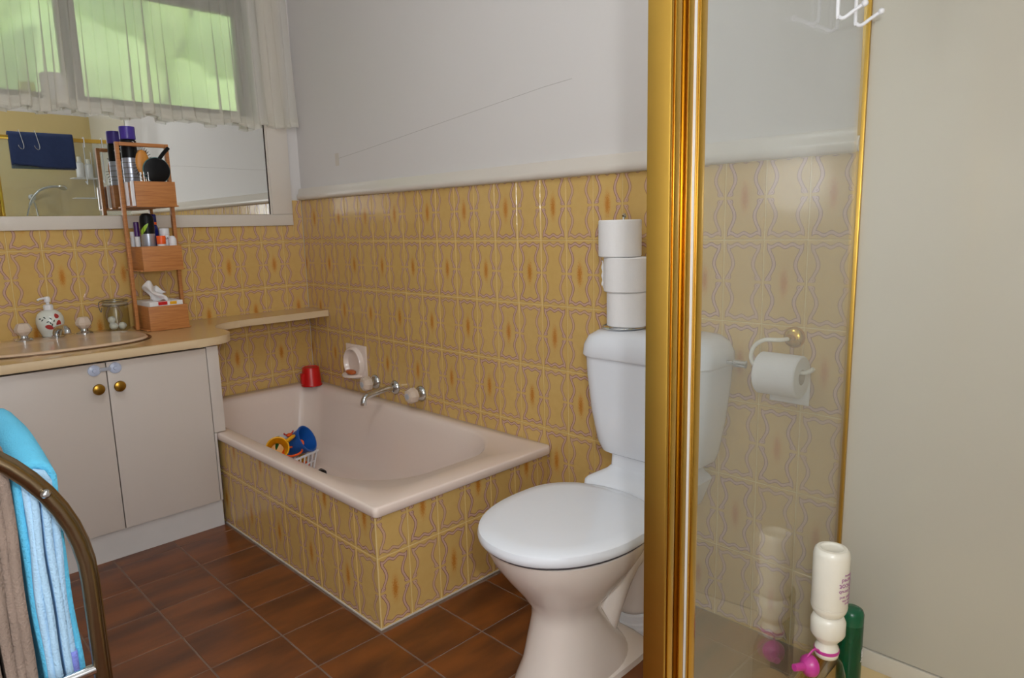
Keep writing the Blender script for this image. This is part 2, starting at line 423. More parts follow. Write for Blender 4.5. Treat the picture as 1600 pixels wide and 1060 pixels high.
# ---- floor
fl_o = structure(box('floor', RX0-.1, .1, RY0-.1, .1, -.06, -.0012, M_FGROUT))
FT = .2; fx0, fy0 = -.72, -1.631
fcache = {}
def floor_tile(x0, x1, y0, y1):
    k = (round(x1-x0, 4), round(y1-y0, 4))
    if k not in fcache:
        bm = bmesh.new(); w, d = k; g_ = .0022; c = .001
        add_box(bm, g_, w-g_, g_, d-g_, -.008, 0, 0)
        es = [e for e in bm.edges if all(abs(v.co.z) < 1e-6 for v in e.verts)]
        bmesh.ops.bevel(bm, geom=es, offset=c, segments=1, affect='EDGES')
        me = bpy.data.meshes.new('tile'); bm.to_mesh(me); bm.free(); me.materials.append(M_FT); fcache[k] = me
    o = bpy.data.objects.new('tile', fcache[k]); link(o, fl_o); o.location = (x0, y0, 0)
for i in range(-9, 5):
    for j in range(-11, 9):
        a, b = max(fx0+i*FT, RX0), min(fx0+(i+1)*FT, 0); c, d = max(fy0+j*FT, RY0), min(fy0+(j+1)*FT, 0)
        if b-a < .01 or d-c < .01: continue
        if a >= fx0-.001 and c >= fy0-.001: continue       # under the bath
        if c >= -.47: continue                              # under the vanity
        if a >= -.73 and d <= GY+.02: continue              # under the shower tray
        floor_tile(a, b, c, d)
# ---- toilet wall (right)
wr = structure(box('wall_right', .006, .12, RY0-.1, .12, 0, CEIL, M_WALL, smooth=False))
box('grout_bed', .0024, .0062, GY, 0, 0, ZT, M_GROUT, wr)
yk = -1.1637
for r in range(6):
    z0 = r*TH; z1 = min(z0+TH, ZT)
    for k in range(-11, 14):
        ya, yb_ = yk-k*TW, yk-(k+1)*TW                     # ya nearer the corner
        ya2, yb2 = min(ya, 0), max(yb_, GY+.001)
        if ya2-yb2 < .008: continue
        if ya2 > -1.62 and z1 < .36: continue              # hidden behind the bath
        fl_ = (k+r) % 2 == 1
        put_tile(wr, tile_mesh(ya2-yb2, z1-z0, ya-ya2, 0, TW, TH, fl_), (0, ya2, z0), R(-90))
# dado rail, cut off at the shower screen
def rail_prof(y): return [Vector((x, y, z)) for x, z in ((.006, 1.275), (-.012, 1.275), (-.019, 1.280), (-.022, 1.290), (-.020, 1.300), (-.012, 1.310), (-.010, 1.322), (-.006, 1.330), (.006, 1.331))]
tr = structure(loft('trim_1', [rail_prof(0.0), rail_prof(GY)], M_TRIM))
tr['label'] = 'white painted dado rail along the top of the toilet wall tiles'
# hairline crack and a scrap of tape on the painted wall
bm = bmesh.new(); cr = [(-.36, 1.446), (-.553, 1.462), (-.92, 1.497), (-1.30, 1.533), (-1.62, 1.563), (-1.74, 1.570)]
for (y0, z0), (y1, z1) in zip(cr, cr[1:]):
    bm.faces.new([bm.verts.new(p) for p in ((.0056, y0, z0-.0009), (.0056, y1, z1-.0009), (.0056, y1, z1+.0009), (.0056, y0, z0+.0009))])
ck = from_bm('crack', bm, M_CRACK, wr, False); ck['label'] = 'thin straight crack climbing across the white wall'
tp_ = box('tape_scrap', .0050, .0062, -.365, -.335, 1.415, 1.470, M_PATCHT, wr); tp_['label'] = 'small beige scrap of tape'
# shower lining: beige sheet over the same wall inside the shower, with a skirting strip at its foot
ln = box('lining_sheet', .0, .0062, RY0, GY, .079, 2.1, M_LINING, wr); ln['label'] = 'glossy beige shower lining sheet'
box('skirting', -.004, .0062, RY0, GY-.001, .02, .076, M_SKIRT, wr, bevel=.002)
# ---- vanity wall (back) with window opening
bm = bmesh.new()
add_box(bm, RX0-.1, .006, .006, .14, 0, 1.64)
add_box(bm, -.19, .006, .006, .14, 1.64, CEIL); add_box(bm, RX0-.1, -.19, .006, .14, 2.19, CEIL)
wb = structure(from_bm('wall_back', bm, M_WALL, None, False))
box('grout_bed', -2.0, -.0005, .0024, .0062, 0, 1.275, M_GROUT, wb)
for r in range(1, 6):
    for j in range(0, 17):
        x1 = -j*TW; x0 = x1-TW
        z0 = r*TH; z1 = z0+TH
        if r == 1: z0 = .35
        if x1 < -.70 and r < 3: continue
        if r == 3 and x1 < -.05: pass
        fl_ = (j+r) % 2 == 1
        if r == 5:
            if j == 0:
                put_tile(wb, tile_mesh(.05, ZT-z0, .06, 0, TW, TH, fl_), (-.05, 0, z0), 0)
                put_tile(wb, tile_mesh(.06, 1.156-z0, 0, 0, TW, TH, fl_), (-.11, 0, z0), 0)
            else: put_tile(wb, tile_mesh(TW, 1.156-z0, 0, 0, TW, TH, fl_), (x0, 0, z0), 0)
            continue
        put_tile(wb, tile_mesh(TW, z1-z0, 0, z0-r*TH, TW, TH, fl_), (x0, 0, z0), 0)
# ---- the other walls, ceiling, door
structure(box('wall_left', RX0-.1, RX0, RY0-.1, .12, 0, CEIL, M_WALL, smooth=False))
wf = structure(box('wall_front', RX0-.1, .12, RY0-.1, RY0, 0, CEIL, M_WALL, smooth=False))
l2 = box('lining_sheet', -.83, 0, RY0, RY0+.006, .079, 2.1, M_LININGY, wf); l2['label'] = 'yellowish shower lining sheet'
structure(box('ceiling', RX0-.1, .12, RY0-.1, .14, CEIL, CEIL+.06, M_CEIL, smooth=False))
dr = thing('door_1', None, None, (RX0, -2.25, 0)); structure(dr)
box('door_leaf', .004, .044, -.36, .36, .01, 2.02, M_TRIM, dr, .003)
for a, b in ((-.43, -.365), (.365, .43)): box('door_jamb', .001, .03, a, b, 0, 2.09, M_TRIM, dr, .004)
box('door_head', .001, .03, -.43, .43, 2.025, 2.09, M_TRIM, dr, .004)
bm = bmesh.new(); add_tube(bm, smooth_path([(.044, -.30, 1.02), (.09, -.30, 1.02), (.095, -.29, 1.02), (.095, -.20, 1.02)], 5), .009, 10)
from_bm('door_handle', bm, M_CHROME, dr)
# ---- window: trim boards, frame, panes, reveal
tb = structure(box('trim_2', -2.0, -.055, -.014, .006, 1.155, 1.208, M_TRIM, None, .003)); tb['label'] = 'white gloss board under the long mirror'
tj = structure(box('trim_3', -.158, -.055, -.014, .006, 1.2085, CEIL-.001, M_TRIM, None, .003)); tj['label'] = 'white gloss upright board beside the mirror and window'
box('bead', -.165, -.158, -.010, .004, 1.2085, 1.64, M_TRIM, tj)
wi = thing('window_1', None, None, (-1.1, .10, 1.65)); structure(wi); wi['label'] = 'frosted window in grey metal frame above the mirror'
def wbox(n, x0, x1, y0, y1, z0, z1, m, b=0): return box(n, x0, x1, y0, y1, z0, z1, m, wi, b, org=(-1.1, .10, 1.65))
wbox('window_sill', RX0, -.19, .007, .139, 1.640, 1.650, M_TRIM)
for x0, x1 in ((RX0, -1.62), (-1.62, -.90), (-.90, -.19)):
    fx = .034
    wbox('stile', x0, x0+fx, .085, .125, 1.651, 2.189, M_ALU, .002); wbox('stile', x1-fx, x1, .085, .125, 1.651, 2.189, M_ALU, .002)
    wbox('frame_rail', x0+fx, x1-fx, .085, .125, 1.651, 1.685, M_ALU, .002); wbox('frame_rail', x0+fx, x1-fx, .085, .125, 2.11, 2.189, M_ALU, .002)
    wbox('pane', x0+fx, x1-fx, .103, .107, 1.685, 2.11, M_FROST)
# garden outside the frosted panes
hb = bmesh.new()
bmesh.ops.create_grid(hb, x_segments=60, y_segments=30, size=1.0)
for v in hb.verts:
    x, y = v.co.x*4, v.co.y*1.6
    v.co = Vector((x-1.2, 1.6+.25*math.sin(x*5+y*3)*math.sin(y*6-x*2)+.12*random.random(), 1.5+y+.05*random.random()))
hedge = from_bm('hedge', hb, M_LEAF); hedge.modifiers.new('thickness', 'SOLIDIFY').thickness = .3
tag(hedge, 'bright green hedge blurred behind the frosted window', 'hedge')
# ---- mirror
mi = thing('mirror', 'long frameless mirror below the net curtain, reflecting a shower and navy towel', 'mirror', (-1.1, 0, 1.209))
box('mirror_glass', -2.0, -.1655, -.004, .005, 1.2095, 1.636, M_MIRROR, mi, org=(-1.1, 0, 1.209), smooth=False)
box('edge_strip', -.1690, -.1652, -.0062, -.0042, 1.2095, 1.636, M_GAP, mi, org=(-1.1, 0, 1.209), smooth=False)
box('edge_strip', -2.0, -.17, -.0058, -.0042, 1.632, 1.636, M_GAP, mi, org=(-1.1, 0, 1.209), smooth=False)

# ------------------------------------------------------------------ bath
BX, BY = -.712, -1.617                     # outer faces of the tiled bath surround
bt = thing('bathtub', 'pink beige bathtub set in a tiled surround, toys inside', 'bathtub', (-.36, -.82, 0))
BO = Vector((-.36, -.82, 0))
def rrect(x0, x1, y0, y1, r, z, n=8):
    out = []
    for cx, cy, a0 in ((x1-r, y1-r, 0), (x0+r, y1-r, 90), (x0+r, y0+r, 180), (x1-r, y0+r, 270)):
        for i in range(n): 
            a = R(a0+90*i/(n-1)); out.append(Vector((cx+r*math.cos(a), cy+r*math.sin(a), z)))
    return out
def tubring(x0, x1, y0, y1, r, z): return rrect(x0, x1, y0, y1, r, z, 14)
def tubo(x0, x1, y0, y1, r0, z, n=14):
    """opening ring: big radius at the near (low y) end, smaller at the far end"""
    out = []
    for cx, cy, rx, ry, a0 in ((x1-.10, y1-.12, .10, .12, 0), (x0+.10, y1-.12, .10, .12, 90), (x0+r0, y0+r0*1.15, r0, r0*1.15, 180), (x1-r0, y0+r0*1.15, r0, r0*1.15, 270)):
        for i in range(n):
            a = R(a0+90*i/(n-1)); out.append(Vector((cx+rx*math.cos(a), cy+ry*math.sin(a), z)))
    return out
ZB = .374
rings = [tubring(BX-.008, -.002, BY-.016, -.002, .012, ZB-.030), tubring(BX-.011, -.001, BY-.019, -.001, .014, ZB-.026),
         tubring(BX-.012, -.001, BY-.020, -.001, .016, ZB-.005), tubring(BX-.0095, -.001, BY-.0175, -.001, .016, ZB-.001), tubring(BX-.005, -.002, BY-.013, -.002, .016, ZB),
         tubo(-.668, -.050, -1.520, -.070, .23, ZB-.002), tubo(-.656, -.062, -1.508, -.082, .225, ZB-.012), tubo(-.644, -.074, -1.49, -.095, .22, ZB-.05),
         tubo(-.620, -.100, -1.43, -.120, .21, .22), tubo(-.595, -.125, -1.36, -.145, .20, .13), tubo(-.565, -.155, -1.28, -.175, .19, .085),
         tubo(-.52, -.20, -1.20, -.225, .155, .068)]
ts = loft('basin_shell', rings, M_BATH, bt, False, True, org=BO, angle=60)
def surround(x0, x1, y0, y1):
    return box('surround_panel', x0, x1, y0, y1, .0, ZB-.031, M_GROUT, bt, org=BO)
s1 = surround(BX+.0018, BX+.03, BY+.002, -.001)
for r in range(2):
    z0 = r*TH; z1 = min(z0+TH, ZB-.030)
    for k in range(11):
        y1_ = BY+k*TW
        if y1_+TW > -.45: continue
        # tile front faces -x: local X runs to -y, so the piece hangs from its far corner
        o = put_tile(s1, tile_mesh(TW, z1-z0, 0, 0, TW, TH, (k+r) % 2 == 1), (BX, y1_+TW, z0), R(-90)); o.location -= BO
s2 = surround(BX+.031, -.001, BY+.0018, BY+.03)
for r in range(2):
    z0 = r*TH; z1 = min(z0+TH, ZB-.030)
    for k in range(7):
        x0 = BX+k*TW; w = min(TW, -.0005-x0)
        if w < .01: continue
        o = put_tile(s2, tile_mesh(w, z1-z0, 0, 0, TW, TH, (k+r) % 2 == 0), (x0, BY, z0), 0); o.location -= BO

M_CAULK = mat('white_caulk', S(206, 196, 186), .6, var=.15, vscale=40)
box('caulk_line', BX-.004, BX+.001, BY-.004, -.55, .0004, .004, M_CAULK, bt, org=BO); box('caulk_line', BX+.0012, -.0012, BY-.004, BY+.001, .0004, .004, M_CAULK, bt, org=BO)
box('corner_bead', BX-.0005, BX+.0022, BY-.0005, BY+.0022, .004, ZB-.031, M_GROUT, bt, org=BO)

# ------------------------------------------------------------------ vanity
vc = thing('vanity_cabinet', 'beige laminate vanity cabinet with two doors and brass knobs', 'cabinet', (-1.3, -.29, 0)); VO = (-1.3, -.29, 0)
VF = -.575
box('carcass', -2.25, -.728, VF+.02, -.008, .105, .708, M_GAP, vc, org=VO, smooth=False)
box('kickboard', -2.25, -.7265, VF+.012, VF+.03, .0005, .104, M_KICK, vc, org=VO, smooth=False)
box('side_stile', -.735, -.692, VF, VF+.018, ZB+.003, .709, M_CAB, vc, .0015, org=VO)
box('side_stile', -.735, -.7265, VF, VF+.018, .107, ZB+.001, M_CAB, vc, .0015, org=VO)
box('side_panel', -.7275, -.692, VF+.0185, -.009, ZB+.003, .709, M_CAB, vc, .0015, org=VO)
for x0, x1, kx in ((-1.0685, -.7375, -1.040), (-1.4015, -1.0715, -1.104), (-1.735, -1.4045, -1.44)):
    d = box('door', x0, x1, VF, VF+.018, .107, .705, M_CAB, vc, .0015, org=VO)
    k = lathe('knob', [(0, -.030), (.010, -.030), (.0170, -.027), (.0190, -.022), (.015, -.017), (.007, -.012), (.007, 0), (.011, 0), (0, .0004)], M_BRASS, d, 24, (kx+1.3, VF+.29, .620), 'Y')
# clear child-safety latch across the door gap
sl = box('safety_latch', -1.112, -1.036, VF-.006, VF-.0005, .6765, .6885, mat('latch_clear', S(190, 194, 206), .2, Alpha=.7), vc, .002, org=VO)
for x in (-1.107, -1.043):
    lathe('latch_button', [(0, -.010), (.006, -.010), (.007, -.007), (.015, -.006), (.019, -.004), (.019, 0), (0, 0)], mat('latch_blue_white', S(186, 196, 220), .25), sl, 24, (x+1.3, VF+.29, .6825), 'Y')
# worktop running on as a narrow ledge above the bath
CT, CB, CF = .746, .714, -.600
poly = [(-.0015, -.0015), (-.0015, -.192), (-.20, -.193), (-.40, -.196)]
poly += [tuple(p)[:2] for p in smooth_path([(-.44, -.200, 0), (-.52, -.222, 0), (-.575, -.272, 0), (-.597, -.33, 0), (-.604, -.40, 0), (-.606, -.46, 0), (-.620, -.52, 0), (-.655, -.566, 0), (-.71, -.592, 0), (-.78, -.600, 0)], 4)]
poly += [(-2.25, -.605), (-2.25, -.0015)]
ct = thing('worktop', 'tan laminate worktop curving into a narrow ledge over the bath', 'worktop', (-1.2, -.3, CB)); CO = (-1.2, -.3, CB)
extrude_poly('edge_band', poly[::-1], CB, CT-.0012, M_EDGE, ct, .003, CO)
# inset basin hole is covered by the basin's own rim
def inset(ps, d):
    c = []
    for p in ps: c.append(p)
    return c
extrude_poly('laminate_sheet', poly[::-1], CT-.0011, CT, M_TOP, ct, 0, CO)

# ------------------------------------------------------------------ basin, taps
bcx, bcy, ba, bb = -1.14, -.305, .288, .208
bs = thing('wash_basin', 'beige oval inset wash basin with bronze rim line', 'basin', (bcx, bcy, CT)); O = (bcx, bcy, CT)
P_ = 2.7
rg = [sup(bcx, bcy, ba, bb, CT+.0005, P_), sup(bcx, bcy, ba, bb, CT+.003, P_), sup(bcx, bcy, ba-.013, bb-.013, CT+.0042, P_)]
loft('bronze_rim', rg, M_RIM, bs, False, False, O)
rg = [sup(bcx, bcy, ba-.011, bb-.011, CT+.0012, P_), sup(bcx, bcy, ba-.011, bb-.011, CT+.004, P_), sup(bcx, bcy, ba-.016, bb-.016, CT+.010, P_), sup(bcx, bcy, ba-.024, bb-.024, CT+.011, P_),
      sup(bcx, bcy-.04, ba-.05, bb-.068, CT+.008, P_), sup(bcx, bcy-.04, ba-.066, bb-.080, CT+.0062, P_), sup(bcx, bcy-.04, ba-.10, bb-.095, CT+.0056, 2.4), sup(bcx, bcy-.04, .03, .03, CT+.0050, 2)]
loft('bowl', rg, M_BASIN, bs, False, True, O)
def acrylic_handle(bm, c, axis, s=1.0):
    """eight-sided cut handle, wide at the waist"""
    add_lathe(bm, [(0, .0*s), (.012*s, 0), (.0245*s, .013*s), (.0255*s, .022*s), (.017*s, .038*s), (.012*s, .040*s), (0, .040*s)], 8, c, axis)
for x, y, lab in ((-1.218, -.142, 'faceted pearly basin tap beside the left side of the soap dispenser'), (-1.019, -.120, 'faceted pearly basin tap between the soap dispenser and glass jar')):
    t = thing('basin_tap', lab, 'tap', (x, y, CT+.0100), 0, 'pair of basin taps')
    lathe('flange', [(0, 0), (.028, 0), (.028, .003), (.022, .008), (.014, .010), (.012, .018), (0, .018)], M_CHROME, t)
    bm = bmesh.new(); acrylic_handle(bm, (0, 0, .019), 'Z', 1.12); from_bm('handle', bm, M_ACRYL, t, False)
t = thing('basin_spout', 'short chrome basin spout in front of the soap dispenser', 'spout', (-1.118, -.150, CT+.0100))
lathe('flange', [(0, 0), (.024, 0), (.024, .003), (.016, .008), (0, .009)], M_CHROME, t)
bm = bmesh.new(); add_tube(bm, smooth_path([(0, 0, .006), (0, -.002, .020), (.004, -.022, .036), (.012, -.065, .042), (.016, -.088, .034), (.017, -.096, .020)], 6), .012, 14, radii=None)
from_bm('spout_body', bm, M_CHROME, t)
# soap dispenser
t = thing('soap_dispenser', 'round white ceramic soap dispenser painted with red poppies', 'soap dispenser', (-1.118, -.070, CT+.0006))
sprof = [(0, 0), (.030, 0), (.032, .004), (.031, .010), (.036, .022), (.043, .040), (.0465, .060), (.045, .078), (.038, .094), (.026, .104), (.017, .108), (0, .108)]
body = lathe('bottle', sprof, M_CERW, t, 40)
lathe('foot_band', [(.0322, .005), (.0326, .006), (.0322, .008)], M_LEAFP, body, 40)
lathe('collar', [(0, .108), (.016, .108), (.0165, .111), (.0165, .124), (.013, .128), (0, .129)], M_PLASTW, t, 24)
bm = bmesh.new(); add_lathe(bm, [(0, .129), (.006, .129), (.006, .137), (.0105, .138), (.0105, .152), (.008, .158), (0, .159)], 20)
add_tube(bm, [(0, 0, .153), (-.012, -.004, .153), (-.028, -.009, .151), (-.034, -.011, .147)], .004, 8)
from_bm('pump', bm, M_PLASTW, t)
def on_body(az, z, off=.0006):
    for (r0, z0), (r1, z1) in zip(sprof, sprof[1:]):
        if z0 <= z <= z1 and z1 > z0:
            r = r0+(r1-r0)*(z-z0)/(z1-z0)+off; return Vector((r*math.cos(az), r*math.sin(az), z))
    return Vector((0, 0, z))
def petal(name, az, z, w, h, rot, m, n=14):
    bm = bmesh.new(); vs = []
    for i in range(n):
        a = 2*PI*i/n; px, pz = w*math.cos(a)*(1-.25*math.sin(a)), h*math.sin(a)
        qx, qz = px*math.cos(rot)-pz*math.sin(rot), px*math.sin(rot)+pz*math.cos(rot)
        vs.append(bm.verts.new(on_body(az+qx/.046, z+qz)))
    c = bm.verts.new(on_body(az, z, .0012))
    for i in range(n): bm.faces.new((c, vs[i], vs[(i+1) % n]))
    from_bm(name, bm, m, body)
CAMAZ = math.atan2(-3.165+.07, -1.688+1.118)
for da, z, w, h, rt in ((-.10, .046, .014, .009, -.35), (.62, .058, .009, .012, -.2), (.55, .086, .009, .009, .4)): petal('painted_poppy', CAMAZ+da, z, w, h, rt, M_REDP)
for da, z, rt in ((-.75, .078, .1), (-.55, .073, .8), (-.38, .082, -.6), (.05, .078, -.8), (-.15, .066, .3), (.02, .061, -1.1), (.28, .068, 1.2), (.12, .054, 1.4), (.22, .040, 1.5)): petal('painted_leaf', CAMAZ+da, z, .0055, .0022, rt, M_LEAFP, 8)
# clip-top jar with cotton balls
t = thing('clip_jar', 'clear glass clip-top jar of cotton balls by the bamboo rack', 'jar', (-.892, -.078, CT+.0006))
lathe('jar_body', [(0, .001), (.040, .001), (.046, .006), (.047, .012), (.047, .088), (.043, .100), (.041, .108), (.0395, .108), (.0445, .087), (.0445, .013), (.038, .006), (0, .005)], M_JAR, t, 40)
ld = lathe('lid', [(0, .116), (.036, .116), (.045, .114), (.046, .120), (.045, .130), (.036, .133), (0, .134)], M_JAR, t, 40)
lathe('rubber_ring', [(.040, .109), (.0455, .109), (.0455, .1135), (.040, .1135), (.040, .109)], mat('ring_rubber', S(170, 160, 140), .6), t, 40)
M_WIRE = mat('steel_wire', S(150, 150, 150), .25, metal=1.0)
bm = bmesh.new(); add_tube(bm, [(.0478*math.cos(a*PI/18), .0478*math.sin(a*PI/18), .104) for a in range(36)], .0017, 6, True)
add_tube(bm, [(.0478*math.cos(a*PI/18), .0478*math.sin(a*PI/18), .122) for a in range(36)], .0017, 6, True)
add_tube(bm, smooth_path([(-.048, .006, .122), (-.056, .004, .118), (-.058, 0, .100), (-.053, -.003, .080), (-.049, -.004, .098)], 4), .0017, 6)
from_bm('clip_wire', bm, M_WIRE, t)
for i, (x, y, z) in enumerate(((-.018, -.018, .022), (.014, -.020, .021), (-.012, .012, .021), (-.020, -.008, .047))):
    bm = bmesh.new(); bmesh.ops.create_icosphere(bm, subdivisions=3, radius=.0145)
    for v in bm.verts: v.co *= 1+.10*math.sin(v.co.x*330+i)*math.sin(v.co.y*300)*math.cos(v.co.z*280)
    o = from_bm('cotton_ball', bm, M_COTTON); o.location = (-.892+x, -.078+y, CT+z)
    tag(o, ('cotton ball at the front left inside the clip-top jar', 'cotton ball at the front right inside the clip-top jar', 'cotton ball at the back inside the clip-top jar', 'topmost cotton ball inside the clip-top jar')[i], 'cotton ball', 'cotton balls in the jar')

# ------------------------------------------------------------------ bamboo rack
rk = thing('bamboo_rack', 'three tier bamboo rack with open boxes standing on the worktop', 'rack', (-.745, -.137, CT+.0008)); RO = Vector((-.745, -.137, CT+.0008))
RH = .741
for x in (-.097, .085): box('upright', x, x+.013, -.010, .010, 0, RH, M_BAM, rk, .0015)
box('top_bar', -.0835, .0845, -.010, .010, RH-.014, RH, M_BAM, rk, .0015)
TIER = (0.0, .238, .488)
for z in TIER:
    b = box('box_floor', -.0835, .0845, -.098, .090, z+.001, z+.006, M_BAM, rk)
    box('box_front', -.073, .076, -.106, -.0985, z, z+.098, M_BAM, b, .0012)
    box('box_back', -.073, .076, .0905, .098, z, z+.098, M_BAM, b, .0012)
    for sx in (-1, 1):
        xx = -.073 if sx < 0 else .068
        box('box_side', xx, xx+.007, -.098, .090, z+.0065, z+.097, M_BAM, b, .001)
        if z > .3 and sx < 0:
            for yy in (-.101, -.03, .04): box('pale_strip', xx-.0105, xx-.001, yy, yy+.012, z+.004, z+.098, M_PLASTW, b)
def at_rack(x, y, z): return tuple(RO+Vector((x, y, z)))
Z3, Z2, Z1 = TIER[2]+.0065, TIER[1]+.0065, .0065
# spray can with purple cap
t = thing('spray_can', 'tall silver and black hairspray can with purple cap in the top rack box', 'spray can', at_rack(-.034, .046, Z3))
lathe('can_body', [(0, 0), (.027, 0), (.029, .004), (.029, .200), (0, .200)], M_SILVER, t, 32)
lathe('dark_band', [(.0292, .190), (.0293, .191), (.0293, .250), (.0285, .258), (.022, .262), (0, .262)], M_BLACK, t, 32)
lathe('cap', [(0, .2625), (.0280, .2625), (.0290, .266), (.0290, .308), (.0275, .312), (0, .3125)], M_PURPLE, t, 32)
def curved_text(name, txt, size, m, parent, r, az0, z, flip=False, upside=False):
    o = text_mesh(name, txt, size, m, parent, (0, 0, 0), (0, 0, 0))
    for v in o.data.vertices:
        x, y, e = v.co
        if upside: x, y = -x, -y
        a = az0+x/r
        v.co = ((r+.0006+max(e, 0))*math.cos(a), (r+.0006+max(e, 0))*math.sin(a), z+y)
    return o
curved_text('can_lettering', '25', .030, M_BODYW, t, .0293, R(90), .236)
curved_text('can_lettering', '2', .024, M_BODYW, t, .0293, R(-70), .245)
for z in (.170, .150, .126, .112): lathe('print_line', [(.0292, z), (.0294, z), (.0294, z+.003), (.0292, z+.003)], M_ALU, t, 32)
# wooden bristle brush
t = thing('paddle_brush', 'orange wooden hairbrush with upright bristles in the top rack box', 'hairbrush', at_rack(-.018, -.050, Z3+.0))
bm = bmesh.new()
for v in bmesh.ops.create_uvsphere(bm, u_segments=24, v_segments=14, radius=1)['verts']: v.co = Vector((v.co.x*.026, v.co.y*.010, v.co.z*.050+.166))
from_bm('brush_head', bm, M_ORBASE, t)
tube('handle', [(0, 0, .0), (0, 0, .06), (0, 0, .120)], .009, M_ORBASE, t, 10)
bm = bmesh.new()
for i in range(26):
    a = R(-150+i*12-20)
    for dy in (-.004, .004):
        p = Vector((.024*math.cos(a), dy, .166+.048*math.sin(a))); q = p+Vector((math.cos(a)*.013, dy*.4, math.sin(a)*.013))
        add_tube(bm, [p, q], .0007, 4)
from_bm('bristles', bm, M_GAP, t)
# wire spiral roller
t = thing('wire_roller', 'silver wire coil roller standing beside the hairbrush', 'hair roller', at_rack(-.024, -.079, Z3))
bm = bmesh.new(); add_tube(bm, [(.016*math.cos(i*.55), .016*math.sin(i*.55), .03+i*.00115) for i in range(84)], .0011, 5)
for k in range(6): add_tube(bm, [(.016*math.cos(k*PI/3), .016*math.sin(k*PI/3), 0), (.016*math.cos(k*PI/3), .016*math.sin(k*PI/3), .128)], .0010, 5)
from_bm('coil', bm, M_WIRE, t)
# round black hand mirror with handle
t = thing('hand_mirror', 'round black hand mirror with slanted handle in the top rack box', 'hand mirror', at_rack(.022, -.076, Z3))
bm = bmesh.new(); add_lathe(bm, [(0, -.008), (.042, -.008), (.048, -.005), (.049, 0), (.048, .005), (.042, .008), (0, .008)], 36, (0, 0, .136), 'Y')
from_bm('mirror_disc', bm, M_BLACK, t)
lathe('rim', [(.0485, -.004), (.0505, -.003), (.0505, .003), (.0485, .004)], mat('teal_rim', S(60, 110, 112), .3), t, 36, (0, 0, .136), 'Y')
bm = bmesh.new(); add_tube(bm, smooth_path([(.014, 0, .180), (.030, .004, .200), (.048, .010, .218), (.056, .012, .226)], 4), .0075, 10); from_bm('handle', bm, M_BLACK, t)
box('rest', -.012, .012, -.006, .006, 0, .090, M_BLACK, t, .002)
t = thing('compact_case', 'small dark compact lying behind the spray can in the rack', 'compact', at_rack(.034, .056, Z3))
lathe('case', [(0, 0), (.020, 0), (.022, .004), (.022, .012), (.019, .016), (0, .016)], M_BLACK, t, 24)
box('stand_pad', -.012, .012, -.010, .010, .0165, .105, M_GAP, t, .004)
# middle box
t = thing('deodorant_can', 'black deodorant can with lime swirl and silver base', 'deodorant', at_rack(-.028, -.053, Z2))
lathe('can_body', [(0, 0), (.024, 0), (.0255, .003), (.0255, .160), (0, .160)], M_SILVER, t, 28)
lathe('dark_top', [(.0258, .140), (.0258, .192), (.024, .208), (.015, .219), (0, .221)], M_BLACK, t, 28)
bm = bmesh.new()
swl = [(-.9, .150, .016), (-.5, .160, .020), (-.1, .170, .018), (.25, .178, .010), (.4, .180, .002)]
pa = []; pb = []
for da, z, w in swl:
    a = R(-120)+da
    pa.append(bm.verts.new((.0262*math.cos(a), .0262*math.sin(a), z-w))); pb.append(bm.verts.new((.0262*math.cos(a), .0262*math.sin(a), z+.2*w)))
for i in range(4): bm.faces.new((pa[i], pa[i+1], pb[i+1], pb[i]))
from_bm('lime_swirl', bm, M_LIME, t)
t = thing('blue_bottle', 'dark blue bottle with orange collar behind the deodorant can', 'bottle', at_rack(.008, -.008, Z2))
lathe('bottle_body', [(0, 0), (.018, 0), (.019, .004), (.019, .150), (.017, .166), (.013, .176), (0, .176)], M_NAVYB, t, 28)
lathe('collar', [(0, .1765), (.0145, .1765), (.0145, .186), (0, .186)], M_ORANGE, t, 24)
lathe('cap', [(0, .1865), (.0145, .1865), (.0145, .214), (.013, .217), (0, .217)], M_NAVYB, t, 24)
t = thing('pill_bottle', 'white screw-top pill bottle in the middle rack box', 'bottle', at_rack(.034, -.050, Z2))
lathe('bottle_body', [(0, 0), (.020, 0), (.021, .003), (.021, .126), (.017, .134), (0, .134)], M_PLASTW, t, 28)
lathe('cap', [(0, .1345), (.018, .1345), (.0185, .136), (.0185, .159), (.017, .161), (0, .161)], M_PLASTW, t, 28)
curved_text('print', 'CAIA', .013, M_GAP, t, .0211, R(-110), .120)
t = thing('orange_tub', 'small pot with orange cap in the middle rack box', 'pot', at_rack(.010, -.080, Z2))
lathe('pot_body', [(0, 0), (.015, 0), (.016, .002), (.016, .098), (0, .098)], M_BODYW, t, 24)
lathe('cap', [(0, .0985), (.0165, .0985), (.0168, .100), (.0168, .129), (.0158, .131), (0, .131)], M_ORANGE, t, 24)
t = thing('roll_on', 'white round-topped roll-on standing by the orange cap', 'roll-on', at_rack(.051, -.083, Z2))
lathe('roll_on_body', [(0, 0), (.014, 0), (.015, .003), (.015, .098), (0, .098)], M_PLASTW, t, 24)
lathe('dome_cap', [(0, .0985), (.0148, .0985), (.0155, .106), (.014, .119), (.009, .128), (0, .131)], M_PLASTW, t, 24)
for x, y, h, m, lab in ((-.0555, -.010, .188, M_BODYW, 'slim white tube with purple cap at the end of the middle rack box'), (-.0555, .045, .150, M_PLASTW, 'plain white tube behind the slim purple-capped tube')):
    t = thing('cosmetic_tube', lab, 'tube', at_rack(x, y, Z2))
    lathe('tube_body', [(0, 0), (.009, 0), (.010, .003), (.010, .13), (0, .13)], m, t, 20)
    lathe('cap', [(0, .1305), (.0098, .1305), (.0098, h-.002), (.008, h), (0, h)], mat('tube_cap', S(70, 30, 96), .3) if y < 0 else M_PLASTW, t, 20)
